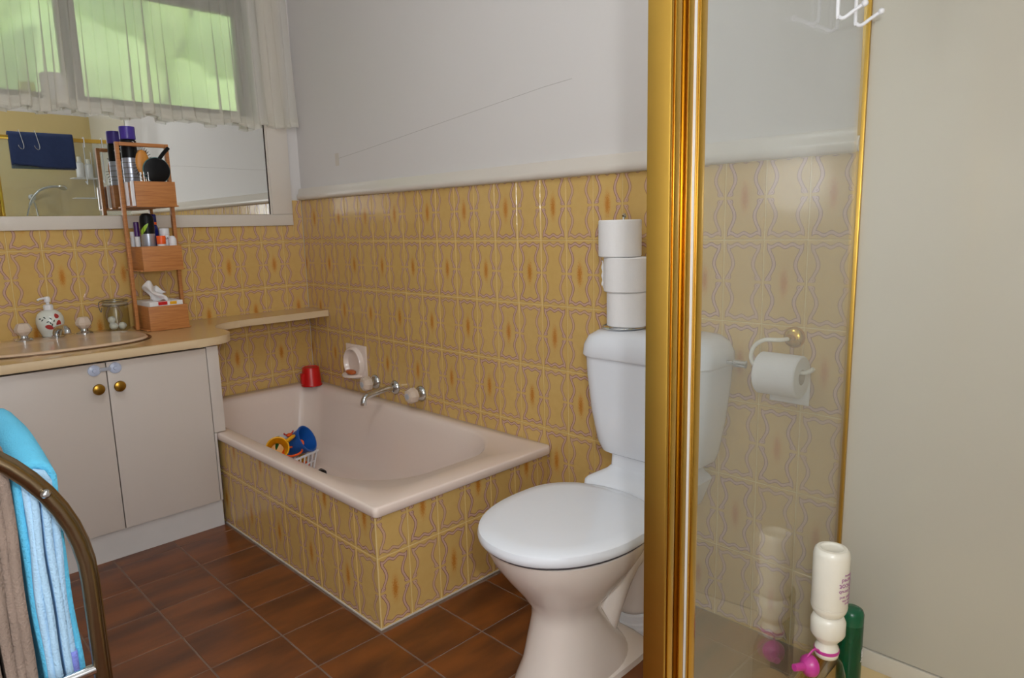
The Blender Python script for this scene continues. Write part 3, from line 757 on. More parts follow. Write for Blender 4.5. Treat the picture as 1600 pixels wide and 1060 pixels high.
# tissue box
t = thing('tissue_box', 'white tissue box with red and yellow print in the bottom rack box', 'tissue box', at_rack(.0, -.01, Z1))
box('carton', -.062, .064, -.080, .085, 0, .108, M_BODYW, t, .001)
box('red_print', -.030, .004, -.0812, -.0802, .094, .107, M_RED, t); box('red_print', -.030, .002, -.078, -.050, .1082, .1086, M_RED, t)
box('yellow_print', .014, .040, -.0812, -.0802, .094, .106, M_YEL, t)
def tissue(u, v):
    x = -.045+.07*u+.012*math.sin(v*7); z = .1087+.085*v*(1-.55*u)+.006*math.sin(u*12)
    return Vector((x-.018*v, -.03+.022*math.sin(u*6+v*4)-.01*v, z))
sheet('tissue', tissue, 14, 14, M_PAPER, t, .0008)

# ------------------------------------------------------------------ bath fittings
def wall_tap(y, z, lab):
    t = thing('bath_tap', lab, 'tap', (0, y, z), 0, 'pair of bath taps')
    lathe('flange', [(0, .0005), (.034, .0005), (.034, -.004), (.026, -.014), (.016, -.018), (.014, -.030), (0, -.030)][::-1], M_CHROME, t, 32, axis='X')
    bm = bmesh.new(); add_lathe(bm, [(0, -.026), (.020, -.026), (.033, -.036), (.034, -.052), (.027, -.070), (.018, -.074), (0, -.074)], 8, (0, 0, 0), 'X')
    h = from_bm('handle', bm, M_ACRYL, t, False)
    lathe('button', [(0, -.0762), (.011, -.0762), (.013, -.0745), (.013, -.0735)], mat('button_grey', S(176, 178, 186), .3), h, 20, axis='X')
wall_tap(-.567, .442, 'pearly bath tap next to the soap dish')
wall_tap(-.905, .442, 'pearly bath tap on the toilet side of the bath spout')
t = thing('bath_spout', 'chrome bath spout between the two bath taps', 'spout', (0, -.720, .440))
lathe('flange', [(0, .0005), (.032, .0005), (.032, -.004), (.024, -.014), (.016, -.018), (0, -.019)], M_CHROME, t, 32, axis='X')
bm = bmesh.new(); add_tube(bm, smooth_path([(-.012, 0, 0), (-.05, 0, .002), (-.10, 0, -.004), (-.140, 0, -.010), (-.158, 0, -.018), (-.166, 0, -.034), (-.167, 0, -.046)], 5), .0125, 14)
from_bm('spout_body', bm, M_CHROME, t)
# soap dish tile: flat plate, round recess hood, lip
t = thing('soap_dish', 'pink ceramic soap dish fixed to the bath wall', 'soap dish', (0, -.405, .515)); O = (0, -.405, .515)
bm = bmesh.new(); add_box(bm, -.010, -.0006, -.105, .060, -.075, .085, .003)
from_bm('back_plate', bm, M_BATH, t)
# ring shaped hood
rgs = []
n = 36
def hood(r, x, zc=-.002, ky=1.0): return [Vector((x, -.012+ky*r*math.cos(2*PI*i/n), zc+r*1.0*math.sin(2*PI*i/n))) for i in range(n)]
bm = bmesh.new(); add_loft(bm, [hood(.078, -.0101), hood(.076, -.022), hood(.071, -.030), hood(.066, -.031), hood(.061, -.024), hood(.055, -.0112)], False, True)
from_bm('hood_ring', bm, M_BATH, t)
bm = bmesh.new()
lipo = [Vector((x, -.012+y, -.062)) for x, y in ((-.011, -.062), (-.048, -.052), (-.068, -.026), (-.074, 0), (-.068, .026), (-.048, .052), (-.011, .062))]
top = [p+Vector((0, 0, .012)) for p in lipo]
a = [bm.verts.new(p) for p in lipo]; b = [bm.verts.new(p) for p in top]
bm.faces.new(a); bm.faces.new(b[::-1])
for i in range(7): bm.faces.new((a[i], a[(i+1) % 7], b[(i+1) % 7], b[i]))
bmesh.ops.bevel(bm, geom=list(bm.edges), offset=.003, segments=2, affect='EDGES')
from_bm('lip', bm, M_BATH, t)
bm = bmesh.new()
for v in bmesh.ops.create_uvsphere(bm, u_segments=20, v_segments=12, radius=1)['verts']:
    v.co = Vector((v.co.x*.018, v.co.y*.034, math.copysign(abs(v.co.z)**.7, v.co.z)*.011))
o = from_bm('soap_bar', bm, M_SOAP); o.location = (-.042, -.430, .4765); tag(o, 'amber bar of soap lying in the pink soap dish', 'soap')
# red cup upside down on the bath rim
t = thing('red_cup', 'red plastic cup standing upside down on the bath corner', 'cup', (-.078, -.118, ZB+.0006))
lathe('cup_body', [(.046, 0), (.050, 0), (.0505, .004), (.047, .010), (.041, .086), (.039, .091), (.034, .092), (.033, .089), (0, .089)], M_RED, t, 36)
box('cup_handle', -.056, -.038, -.010, .010, .012, .066, M_RED, t, .006)
# toy basket and toys
TB = Vector((-.365, -.420, .0705))
t = thing('toy_basket', 'white slotted plastic basket in the bath, filled with toys', 'basket', TB, R(18))
def bring(a, b, z): return rrect(-a, a, -b, b, .018, z, 5)
loft('basket_floor', [bring(.082, .058, 0), bring(.082, .058, .004)], M_PLASTW, t)
loft('rim', [bring(.098, .072, .084), bring(.103, .077, .084), bring(.104, .078, .090), bring(.101, .075, .093), bring(.096, .070, .093), bring(.096, .070, .084), bring(.098, .072, .084)], M_PLASTW, t, False, False)
loft('mid_band', [bring(.0885, .0635, .042), bring(.0905, .0655, .042), bring(.0915, .0665, .048), bring(.0895, .0645, .048), bring(.0885, .0635, .042)], M_PLASTW, t, False, False)
for sx, sy, nx in ((1, 0, 5), (-1, 0, 5), (0, 1, 8), (0, -1, 8)):
    for k in range(nx):
        f = (k/(nx-1)-.5)*2
        if sx: a = Vector((sx*.082, f*.048, .003)); b = Vector((sx*.097, f*.060, .086)); wv = Vector((0, .0038, 0)); nv = Vector((sx*.0026, 0, 0))
        else: a = Vector((f*.072, sy*.058, .003)); b = Vector((f*.086, sy*.071, .086)); wv = Vector((.0038, 0, 0)); nv = Vector((0, sy*.0026, 0))
        bm = bmesh.new(); add_loft(bm, [[a-wv, a+wv, a+wv+nv, a-wv+nv], [b-wv, b+wv, b+wv+nv, b-wv+nv]])
        from_bm('slat', bm, M_PLASTW, t, False)
def toy(name, lab, cat, loc, rot):
    o = thing(name, lab, cat, loc); o.rotation_euler = rot; return o
t = toy('toy_bucket', 'blue toy bucket tipped on its side over the white basket', 'bucket', TB+Vector((.042, .010, .125)), (R(58), R(28), R(20)))
lathe('bucket_body', [(0, -.050), (.040, -.050), (.044, -.046), (.058, .048), (.062, .050), (.062, .056), (.056, .056), (.055, .050), (.041, -.044), (0, -.044)], M_BLUE, t, 32)
t = toy('toy_watering_can', 'yellow toy watering can leaning out of the white basket', 'toy', TB+Vector((-.062, -.012, .132)), (R(64), R(-30), R(-10)))
lathe('can_body', [(0, -.042), (.022, -.042), (.030, -.036), (.036, .010), (.047, .030), (.049, .044), (.043, .046), (.031, .014), (.026, -.034), (0, -.037)], M_YEL, t, 28)
lathe('spout_rose', [(0, -.062), (.014, -.062), (.016, -.054), (.010, -.044), (.012, -.043)], M_YEL, t, 20)
bm = bmesh.new(); add_tube(bm, smooth_path([(.045, 0, .040), (.062, 0, .045), (.080, 0, .030), (.084, 0, .005), (.060, 0, -.010), (.036, 0, -.008)], 5), .007, 8); from_bm('handle', bm, M_YEL, t)
t = toy('toy_hoop', 'orange toy basketball hoop ring lying across the basket', 'toy', TB+Vector((-.012, -.050, .118)), (R(16), R(-4), R(18)))
bm = bmesh.new(); add_tube(bm, [(.046*math.cos(i*PI/18), .032*math.sin(i*PI/18), 0) for i in range(36)], .0045, 8, True); from_bm('ring', bm, M_ORANGE, t)
bm = bmesh.new(); add_tube(bm, smooth_path([(.046, 0, 0), (.060, .002, .006), (.066, .008, .016), (.060, .016, .022)], 4), .006, 8); from_bm('clip', bm, M_ORANGE, t)
t = toy('toy_crab', 'small red orange toy perched on top of the toy pile', 'toy', TB+Vector((.004, .004, .176)), (0, 0, R(15)))
bm = bmesh.new()
for v in bmesh.ops.create_uvsphere(bm, u_segments=14, v_segments=10, radius=1)['verts']: v.co = Vector((v.co.x*.015, v.co.y*.012, v.co.z*.008))
from_bm('shell', bm, M_ORANGE, t)
for sx in (-1, 1):
    bm = bmesh.new(); add_tube(bm, smooth_path([(sx*.010, 0, .002), (sx*.022, .002, .008), (sx*.026, .002, .014)], 4), .003, 6); from_bm('claw', bm, M_RED, t)
for i, (x, y, z, m, nm) in enumerate(((-.052, -.040, .028, M_RED, 'red'), (-.014, -.044, .028, M_YEL, 'yellow'), (.024, -.034, .028, M_BLUE, 'blue'), (.052, -.026, .027, M_ORANGE, 'orange'), (-.060, -.006, .052, M_PURPLE, 'purple'), (.060, .010, .055, M_YEL, 'pale yellow'))):
    t = toy('toy_block', nm+' toy brick inside the white slotted basket', 'toy block', TB+Vector((x, y, z)), (R(10*i), R(14*i), R(25*i)))
    t['group'] = 'toy bricks in the basket'
    box('brick_body', -.016, .016, -.016, .016, -.014, .014, m, t, .003)
    for sx in (-1, 1): lathe('stud', [(0, .0141), (.005, .0141), (.005, .018), (.0045, .019), (0, .019)], m, t, 14, (sx*.008, 0, 0))
t = toy('toy_slab', 'green and white toy piece between the yellow and blue buckets', 'toy', TB+Vector((-.010, .030, .130)), (R(8), R(5), R(10)))
box('white_plate', -.030, .030, -.003, .003, -.05, .05, M_PLASTW, t, .002); box('green_bar', -.044, -.0305, -.004, .004, -.045, .045, M_GREEN, t, .002)
def pebble(name, lab, cat, loc, s, m):
    t = thing(name, lab, cat, loc)
    lathe('cup', [(0, 0), (s*.8, 0), (s, s*.25), (s*.95, s*.7), (s*.6, s*1.0), (0, s*1.05)], m, t, 24); return t
t = thing('toy_skittle', 'green toy peeping over the bath rim left of the basket', 'toy', (-.417, -.236, .0700))
lathe('skittle_body', [(0, 0), (.020, 0), (.023, .006), (.023, .050), (.016, .066), (.012, .070), (0, .070)], M_GREEN, t, 24)
lathe('skittle_head', [(0, .0705), (.012, .0705), (.019, .080), (.019, .090), (.012, .099), (0, .101)], M_GREEN, t, 24)
pl_ = pebble('bath_plug', 'black rubber bath plug lying near the basket corner', 'plug', (-.286, -.535, .0690), .024, M_BLACK)
lathe('ring', [(.004, .027), (.007, .027), (.007, .030), (.004, .030), (.004, .027)], M_WIRE, pl_, 16)

# ------------------------------------------------------------------ toilet
TY = -2.125
to = thing('toilet', 'white toilet with closed lid, tapered cistern and cream pan', 'toilet', (-.45, TY, 0)); TO = Vector((-.45, TY, 0))
def el(cx, a, b, z, p=2.2): return sup(cx, TY, a, b, z, p, 40)
loft('pan', [el(-.455, .186, .106, .0005, 2.8), el(-.456, .182, .105, .018, 2.6), el(-.468, .152, .098, .06), el(-.484, .116, .088, .12), el(-.493, .092, .079, .17), el(-.495, .088, .079, .20), el(-.490, .118, .106, .24),
             el(-.485, .162, .141, .29), el(-.482, .197, .166, .335), el(-.480, .216, .180, .37), el(-.480, .221, .185, .386), el(-.480, .212, .175, .390)], M_PAN, to, org=TO)
# rear outlet: the trap rises from the pan and falls to the floor
tube('trap', smooth_path([(-.43, TY, .045), (-.385, TY-.012, .085), (-.356, TY-.016, .140), (-.318, TY-.018, .195), (-.272, TY-.018, .235), (-.235, TY-.014, .240), (-.214, TY-.01, .205), (-.210, TY-.005, .14), (-.210, TY, .06)], 5), .045, M_PAN, to, 20, org=TO,
     radii=[.050-.007*min(1, i/20) for i in range(41)])
loft('rear_web', [sup(-.39, TY, .10, .045, .03, 3, 36), sup(-.40, TY, .095, .040, .10, 3, 36), sup(-.43, TY, .06, .030, .16, 3, 36)], M_PAN, to, org=TO)
loft('foot_plate', [sup(-.395, TY, .150, .112, .0006, 4, 36), sup(-.395, TY, .148, .110, .016, 4, 36), sup(-.395, TY, .138, .096, .028, 3.6, 36), sup(-.40, TY, .10, .05, .06, 3, 36)], M_PAN, to, org=TO)
lathe('floor_collar', [(.050, .0005), (.064, .0005), (.064, .022), (.060, .024), (.060, .036), (.056, .040), (.056, .060), (.049, .064)], M_PLASTW, to, 32, (-.210+.45, 0, 0))
lathe('screw', [(0, .003), (.006, .003), (.007, .001), (.007, 0)], M_GAP, to, 12, (-.372+.45, -.080, .0275))
# seat and lid
def lidring(s, z):
    out = []
    n = 56
    for i in range(n):
        t_ = 2*PI*i/n; c, s_ = math.cos(t_), math.sin(t_)
        if c > 0: x = -.475+(.207*s)*abs(c)**.62
        else: x = -.475-(.247*s)*abs(c)
        wy = .196*s*math.copysign(abs(s_)**.92, s_)
        if c > 0: wy *= 1-.16*(abs(c)**2)
        out.append(Vector((x, TY+wy, z)))
    return out
loft('seat_gap_ring', [lidring(.955, .3905), lidring(.965, .393), lidring(.965, .397), lidring(.955, .3985)], mat('seat_gap_shade', S(70, 66, 72), .4), to, org=TO)  # seat coloured dark to draw the shaded gap under the lid
loft('lid', [lidring(.955, .3972), lidring(.985, .398), lidring(1.0, .403), lidring(1.004, .413), lidring(.99, .422), lidring(.95, .4270), lidring(.80, .429), lidring(.4, .4295)], M_PORC, to, org=TO)
# hinge platform and cistern
loft('hinge_platform', [rrect(-.29, -.012, TY-.110, TY+.110, .03, .345), rrect(-.285, -.010, TY-.130, TY+.130, .03, .40), rrect(-.266, -.010, TY-.134, TY+.134, .02, .420), rrect(-.260, -.010, TY-.128, TY+.128, .02, .427), rrect(-.195, -.010, TY-.112, TY+.112, .02, .436), rrect(-.182, -.010, TY-.105, TY+.105, .02, .446), rrect(-.178, -.010, TY-.105, TY+.105, .02, .482)], M_PORC, to, org=TO)
loft('cistern', [rrect(-.165, -.004, TY-.135, TY+.135, .05, .472), rrect(-.185, -.002, TY-.157, TY+.157, .06, .484), rrect(-.193, -.002, TY-.166, TY+.166, .06, .51), rrect(-.200, -.002, TY-.182, TY+.182, .058, .60), rrect(-.202, -.002, TY-.193, TY+.193, .055, .70), rrect(-.202, -.002, TY-.197, TY+.197, .055, .757)], M_PORC, to, org=TO)
loft('cistern_lid', [rrect(-.207, -.001, TY-.201, TY+.201, .056, .7575), rrect(-.210, -.001, TY-.204, TY+.204, .058, .762), rrect(-.209, -.001, TY-.202, TY+.202, .060, .790), rrect(-.202, -.004, TY-.191, TY+.191, .062, .815), rrect(-.185, -.012, TY-.170, TY+.170, .060, .829), rrect(-.15, -.03, TY-.13, TY+.13, .04, .8335)], M_PORC, to, org=TO)
lathe('inlet_valve', [(0, 0), (.010, 0), (.010, .030), (.006, .034), (.006, .05), (0, .05)], M_CHROME, to, 16, (-.09+.45, -.255, .770), 'Y')
# wire stand with spare rolls on the cistern lid
SX, SY, SZ = -.108, -2.018, .8340
st = thing('roll_stand', 'chrome wire stand holding three spare toilet rolls on the cistern', 'stand', (SX, SY, SZ))
tube('base_ring', [(.060*math.cos(i*PI/20), .060*math.sin(i*PI/20), .004) for i in range(40)], .0032, M_CHROME, st, 8, True)
bm = bmesh.new(); add_tube(bm, [(-.060, 0, .004), (.060, 0, .004)], .0028, 8); add_tube(bm, [(0, -.060, .004), (0, .060, .004)], .0028, 8); from_bm('cross_wire', bm, M_CHROME, st)
tube('post', smooth_path([(0, 0, .004), (0, 0, .15), (0, 0, .304), (.006, 0, .312), (.004, 0, .318), (-.004, 0, .314)], 5), .0032, M_CHROME, st, 8)
def paper_roll(name, lab, loc, r, h, dx=0, dy=0, grp='spare rolls stacked on the cistern'):
    t = thing(name, lab, 'toilet roll', loc, 0, grp)
    pr = [(.020, 0), (r-.003, 0), (r, .003), (r, h-.003), (r-.003, h), (.020, h)]
    o = lathe('paper', pr+[(.020, 0)], M_PAPER, t, 40)
    lathe('core', [(.0185, .0005), (.0199, .0005), (.0199, h-.0005), (.0185, h-.0005), (.0185, .0005)], M_CARD, t, 24)
    return t
p1 = paper_roll('toilet_roll', 'lowest spare toilet roll on the wire stand', (SX+.004, SY-.010, SZ+.0075), .058, .096)
p2 = paper_roll('toilet_roll', 'middle spare toilet roll with a torn loose edge', (SX+.002, SY-.006, SZ+.1045), .062, .096)
p3 = paper_roll('toilet_roll', 'topmost spare toilet roll of the cistern stack', (SX, SY+.013, SZ+.2015), .060, .102)
sheet('torn_edge', lambda u, v: Vector((-.012-.004*u, .0625+.010*u+.002*math.sin(v*19), .010+.072*v+.006*math.sin(u*9))), 6, 14, M_PAPER, p2, .0008)
# wall roll holder with roll
HY, HZ = -2.462, .836
t = thing('roll_holder', 'white wire toilet roll holder with a gold wall plate', 'roll holder', (0, HY, HZ))
lathe('wall_plate', [(0, .0005), (.027, .0005), (.027, -.004), (.022, -.012), (.012, -.016), (0, -.017)], M_GOLD2, t, 32, axis='X')
lathe('boss', [(0, -.016), (.010, -.017), (.011, -.030), (.006, -.038), (0, -.038)], M_GOLD2, t, 20, axis='X')
tube('arm', smooth_path([(-.030, 0, .0), (-.062, .012, .0), (-.070, .045, -.002), (-.072, .070, -.020), (-.072, .078, -.050), (-.072, .062, -.072), (-.072, .02, -.074), (-.072, -.05, -.072), (-.072, -.070, -.066), (-.072, -.078, -.058)], 5), .0052, M_CREAMB, t, 10)
t = thing('toilet_roll', 'toilet roll in use on the wall holder behind the shower glass', 'toilet roll', (-.072, HY, HZ-.0835))
bm = bmesh.new(); pr = [(.019, -.052), (.049, -.052), (.052, -.049), (.052, .049), (.049, .052), (.019, .052), (.019, -.052)]
add_lathe(bm, pr, 40, (0, 0, 0), 'Y'); from_bm('paper', bm, M_PAPER, t)
lathe('core', [(.0175, -.0515), (.0189, -.0515), (.0189, .0515), (.0175, .0515), (.0175, -.0515)], M_CARD, t, 24, axis='Y')
sheet('loose_sheet', lambda u, v: Vector((.0525+.004*math.sin(v*3), -.050+.100*u, .01-.092*v)), 8, 12, M_PAPER, t, .0006)

# ------------------------------------------------------------------ shower
ST = 1.815                                 # top of the screen frame
sh = thing('shower_screen', 'gold framed fixed glass shower screen beside the toilet', 'shower screen', (0, GY, .05), R(3.5)); SO = (0, GY, .05)
def sbox(n, x0, x1, y0, y1, z0, z1, m, bev=.002, p=sh): return box(n, x0, x1, y0, y1, z0, z1, m, p, bev, org=SO)
pst = sbox('corner_post', -0.8865, -0.8800, -2.602, -2.566, .052, ST, M_GOLD, .003)
sbox('post_core', -0.8799, -0.8145, -2.590, -2.566, .052, ST, M_GOLD, .001, pst)
sbox('slot', -0.8797, -0.8770, -2.594, -2.5905, .052, ST, M_GAP, 0, pst)
sbox('door_jamb', -0.8769, -0.8605, -2.603, -2.5905, .052, ST, M_GOLD2, .003)
sbox('jamb_bead', -0.8425, -0.8265, -2.604, -2.5905, .052, ST, M_GOLD2, .004)
sbox('channel_face', -0.8600, -0.8430, -2.5935, -2.5905, .052, ST, M_GOLD, .0005)
sbox('rubber_seal', -0.8257, -0.8137, -2.601, -2.592, .052, ST-.03, M_SEAL, .002)
sbox('glazing_bead', -0.8133, -0.7915, -2.606, -2.584, .052, ST-.03, M_GOLD2, .005)
sbox('glass_pane', -.792, -.010, GY-.003, GY+.003, .083, 1.79, M_GLASS, 0)
sbox('wall_channel', -.012, -.0005, GY-.0075, GY+.0075, .053, ST-.026, M_GOLD, .002)
sbox('top_rail', -.813, -.0005, GY-.014, GY+.014, 1.788, ST, M_GOLD2, .003)
sbox('bottom_rail', -.790, -.0165, GY-.014, GY+.014, .053, .083, M_GOLD2, .003)
ty_ = thing('shower_tray', 'cream shower tray with low raised edge', 'shower tray', (-.40, -3.05, 0)); YO = (-.40, -3.05, 0)
box('tray_floor', -.85, -.005, RY0+.008, -2.620, .001, .030, M_TRAY, ty_, org=YO)
box('tray_edge', -.90, -.852, RY0+.008, -2.690, .001, .0505, M_SKIRT, ty_, .004, org=YO)
e_ = box('tray_edge', -.904, -.008, -.018, .030, .001, .0505, M_SKIRT, ty_, .004); e_.location = (.40, GY+3.05, 0); e_.rotation_euler = (0, 0, R(3.5))
# bottles on the shower floor
BZ = .0306
bxp, byp = -.266, -2.672
t = thing('clear_bottle', 'clear squeeze bottle with magenta ringed neck under the white bottle', 'bottle', (bxp, byp, BZ))
lathe('bottle_body', [(0, 0), (.038, 0), (.041, .004), (.041, .096), (.040, .124), (.032, .150), (.024, .160), (.024, .163)], M_CLEAR, t, 36)
lathe('neck_ring', [(0, .160), (.020, .160), (.0235, .163), (.0250, .170), (.0240, .184), (.020, .190), (.0195, .196), (0, .197)], M_CREAMB, t, 36)
lathe('magenta_band', [(.0247, .172), (.0257, .173), (.0257, .179), (.0247, .180)], M_PINK, t, 36)
lathe('lotion_fill', [(0, .003), (.038, .003), (.039, .05), (0, .052)], M_TRAY, t, 32)
cp = lathe('flip_cap', [(0, .026), (.0075, .026), (.009, .002), (.012, 0), (.022, -.008), (.024, -.018), (.022, -.022), (0, -.022)], M_PINK, t, 28, (-.058, .024, .152))
cp.rotation_euler = Vector((-.86, .42, .12)).to_track_quat('Z', 'Y').to_euler()
tube('cap_strap', smooth_path([(-.022, .006, .178), (-.034, .012, .186), (-.044, .017, .180), (-.050, .021, .170)], 4), .0022, M_PINK, t, 6)
t = thing('white_bottle', 'white bottle with magenta print standing upside down on the clear bottle', 'bottle', (bxp, byp, BZ+.1975))
lathe('cap', [(0, 0), (.022, 0), (.024, .004), (.032, .014), (.0350, .020), (.0352, .048), (.031, .058), (.025, .063), (0, .063)], M_CREAMB, t, 40)
lathe('bottle_body', [(0, .0635), (.028, .0635), (.0340, .072), (.0365, .080), (.0365, .198), (.034, .209), (.030, .213), (.023, .2135), (.021, .2115), (.018, .210), (0, .2095)], M_CREAMB, t, 40)
lathe('seam', [(.0366, .0845), (.0369, .085), (.0366, .0855)], M_SKIRT, t, 40)
CAZ = math.atan2(-3.165-byp, -1.688-bxp)
for txt, sz, z in (('exfoliating', .0060, .166), ('assured', .0130, .156), ('apricot', .0170, .143), ('facial scrub', .0110, .131), ('cleanses and', .0090, .118), ('softens skin', .0070, .110), ('150 ml', .0065, .103)):
    curved_text('bottle_print', txt, sz, M_PURPB, t, .0367, CAZ+R(66), z, upside=True)
t = thing('green_bottle', 'tall green gel bottle behind the stacked bottles by the lining', 'bottle', (-.150, -2.682, BZ))
lathe('bottle_body', [(0, 0), (.024, 0), (.026, .004), (.026, .185), (.0255, .190), (0, .190)], M_GREENB, t, 32, squash=1.0)
lathe('cap', [(0, .1902), (.0258, .1902), (.0258, .214), (.023, .222), (.015, .227), (0, .228)], mat('green_cap', S(16, 92, 62), .25), t, 32)
text_mesh('bottle_print', 'fresh', .016, M_BODYW, t, (-.0022, -.0270, .120), (R(90), R(-90), R(0)))
# wire hooks hung over the screen
def screen_hook(x, z, lab):
    t = thing('screen_hook', lab, 'hook', (x, GY+x*math.tan(R(3.5)), ST), R(3.5))
    y = -.020
    tube('hook_wire', smooth_path([(0, .022, -.06), (0, .022, -.01), (0, .016, .006), (0, 0, .010), (0, y-.001, .004), (0, y, -.03), (0, y, -.12), (0, y, z-ST+.02), (0, y-.003, z-ST+.004), (0, y-.012, z-ST), (0, y-.030, z-ST+.010), (0, y-.044, z-ST+.017)], 4), .0036, M_PLASTW, t, 8)
    bm = bmesh.new(); bmesh.ops.create_uvsphere(bm, u_segments=14, v_segments=10, radius=.0062)
    for v in bm.verts: v.co += Vector((0, y-.047, z-ST+.0185))
    from_bm('ball_tip', bm, M_PLASTW, t)
screen_hook(-.276, 1.500, 'white wire hook hanging on the shower glass nearer the gold post')
screen_hook(-.164, 1.508, 'white wire hook hanging on the shower glass nearer the wall')
# navy towel folded over the top rail, with two wire hooks over it
def drape(u, v):
    L = v*.48-.24+.02
    x = -.72+.375*u
    dz = .006*math.sin(u*9)+.003*math.sin(u*21+1)
    if L < -.02: return Vector((x, GY+.030+.003*math.sin(u*13)+.002*math.sin(v*9), ST+.002+L+.02+dz*(-L)*3+(.02*u if L < -.15 else 0)*-1))
    if L > .02: return Vector((x+.006, GY-.030+.003*math.sin(u*11), ST+.002-(L-.02)*.92))
    a = (L/.02)*PI/2
    return Vector((x, GY-.030*math.sin(a), ST+.002+.022*math.cos(a)))
_dr = drape
def drape(u, v):
    p = _dr(u, v); return Vector((p.x, p.y+p.x*math.tan(R(3.5)), p.z))
nt = sheet('navy_towel', drape, 30, 48, M_NAVYT, None, .006)
tag(nt, 'navy towel over the gold rail, seen in the mirror', 'towel')
for x, lab in ((-.655, 'chrome wire hook over the navy towel nearer its free end, mirrored'), (-.565, 'chrome wire hook over the middle of the navy towel, mirrored')):
    t = thing('towel_hook', lab, 'hook', (x, GY+x*math.tan(R(3.5)), ST+.03), R(3.5))
    tube('hook_wire', smooth_path([(0, -.040, -.05), (0, -.040, -.010), (0, -.022, .006), (0, .012, .006), (.002, .040, -.012), (.010, .043, -.06), (.016, .046, -.105), (.006, .060, -.125), (-.012, .074, -.118), (-.018, .078, -.100)], 4), .0024, M_CHROME, t, 7)
# hand shower on the end wall
t = thing('hand_shower', 'chrome hand shower on a wall bracket, seen in the mirror', 'shower head', (-.47, RY0+.006, 1.44))
lathe('bracket', [(0, 0), (.026, 0), (.026, .006), (.016, .012), (.014, .04), (0, .042)], M_CHROME, t, 24, axis='Y')
bm = bmesh.new(); add_tube(bm, smooth_path([(-.03, .05, -.06), (0, .05, 0), (.05, .055, .055), (.12, .06, .082), (.18, .065, .084)], 5), .011, 10); from_bm('handle', bm, M_CHROME, t)
bm = bmesh.new(); add_lathe(bm, [(0, .02), (.014, .018), (.030, .004), (.034, -.004), (.030, -.010), (0, -.010)], 24); o = from_bm('head', bm, M_CHROME, t); o.location = (.205, .068, .080); o.rotation_euler = (R(20), R(20), 0)
tube('hose', smooth_path([(-.03, .05, -.06), (-.06, .05, -.16), (-.09, .05, -.35), (-.05, .05, -.62), (.02, .045, -.42), (.02, .03, -.15), (.005, .02, -.03)], 6), .007, M_CHROME, t, 8)
cd_ = thing('corner_caddy', 'white wire shelf with bottles in the far shower corner, mirrored', 'shelf', (-.10, RY0+.07, 1.595))
for zz in (0, -.16):
    s_ = tube('shelf_rim', [(-.09, -.058, zz), (.085, -.058, zz), (.085, .06, zz), (-.09, .06, zz)], .003, M_PLASTW, cd_, 6, True)
    for k in range(5): tube('shelf_wire', [(-.09+.035*k+.015, -.058, zz), (-.09+.035*k+.015, .06, zz)], .002, M_PLASTW, s_, 6)
tube('hanger', [(.08, -.058, -.16), (.08, -.058, .22)], .003, M_PLASTW, cd_, 6)
for x, y, z, h, lab in ((-.125, RY0+.075, 1.5985, .17, 'tall white bottle on the upper wire shelf, mirrored'), (-.065, RY0+.085, 1.5985, .15, 'shorter white bottle on the upper wire shelf, mirrored')):
    t = thing('shampoo_bottle', lab, 'bottle', (x, y, z), 0, 'bottles on the wire shelf')
    lathe('bottle_body', [(0, 0), (.026, 0), (.029, .004), (.029, h*.68), (.016, h*.76), (0, h*.76)], M_PLASTW, t, 24)
    lathe('cap', [(0, h*.765), (.016, h*.765), (.016, h*.97), (.013, h), (0, h)], M_CREAMB, t, 20)

# ------------------------------------------------------------------ towel stand
AY0, AY1, AX, AZ, AR = -2.05, -1.42, -1.767, .630, .29
ts_ = thing('towel_stand', 'antique brass freestanding towel stand with arched end frames', 'towel stand', (AX, (AY0+AY1)/2, 0)); SO2 = (AX, (AY0+AY1)/2, 0)
for y in (AY0, AY1):
    pts = [(AX+AR, y, .012), (AX+AR, y, .2), (AX+AR, y, .45)]+[(AX+AR*math.cos(R(a)), y, AZ+AR*math.sin(R(a))) for a in range(0, 181, 6)]+[(AX-AR, y, .45), (AX-AR, y, .2), (AX-AR, y, .012)]
    f = tube('end_frame', pts, .0122, M_TUBE, ts_, 16, org=SO2)
    tube('cross_bar', [(AX-AR, y, .488), (AX+AR, y, .488)], .008, M_CHROME, f, 12, org=SO2)
    for sx in (-1, 1): lathe('rubber_foot', [(0, 0), (.018, 0), (.018, .02), (.0145, .024), (0, .024)], M_BLACK, f, 16, (sx*AR, y-SO2[1], .0006))
RAILS = [(math.cos(R(a))*AR+AX, math.sin(R(a))*AR+AZ) for a in (31, 48, 90, 125, 149)]
for x, z in RAILS:
    rr = tube('towel_rail', [(x, AY0, z), (x, AY1, z)], .008, M_CHROME, ts_, 12, org=SO2)
    lathe('screw', [(0, -.018), (.004, -.0175), (.0065, -.014), (.0065, -.011), (0, -.010)], M_CHROME, rr, 14, (x-AX, AY0-SO2[1]-.003, z), 'Y')
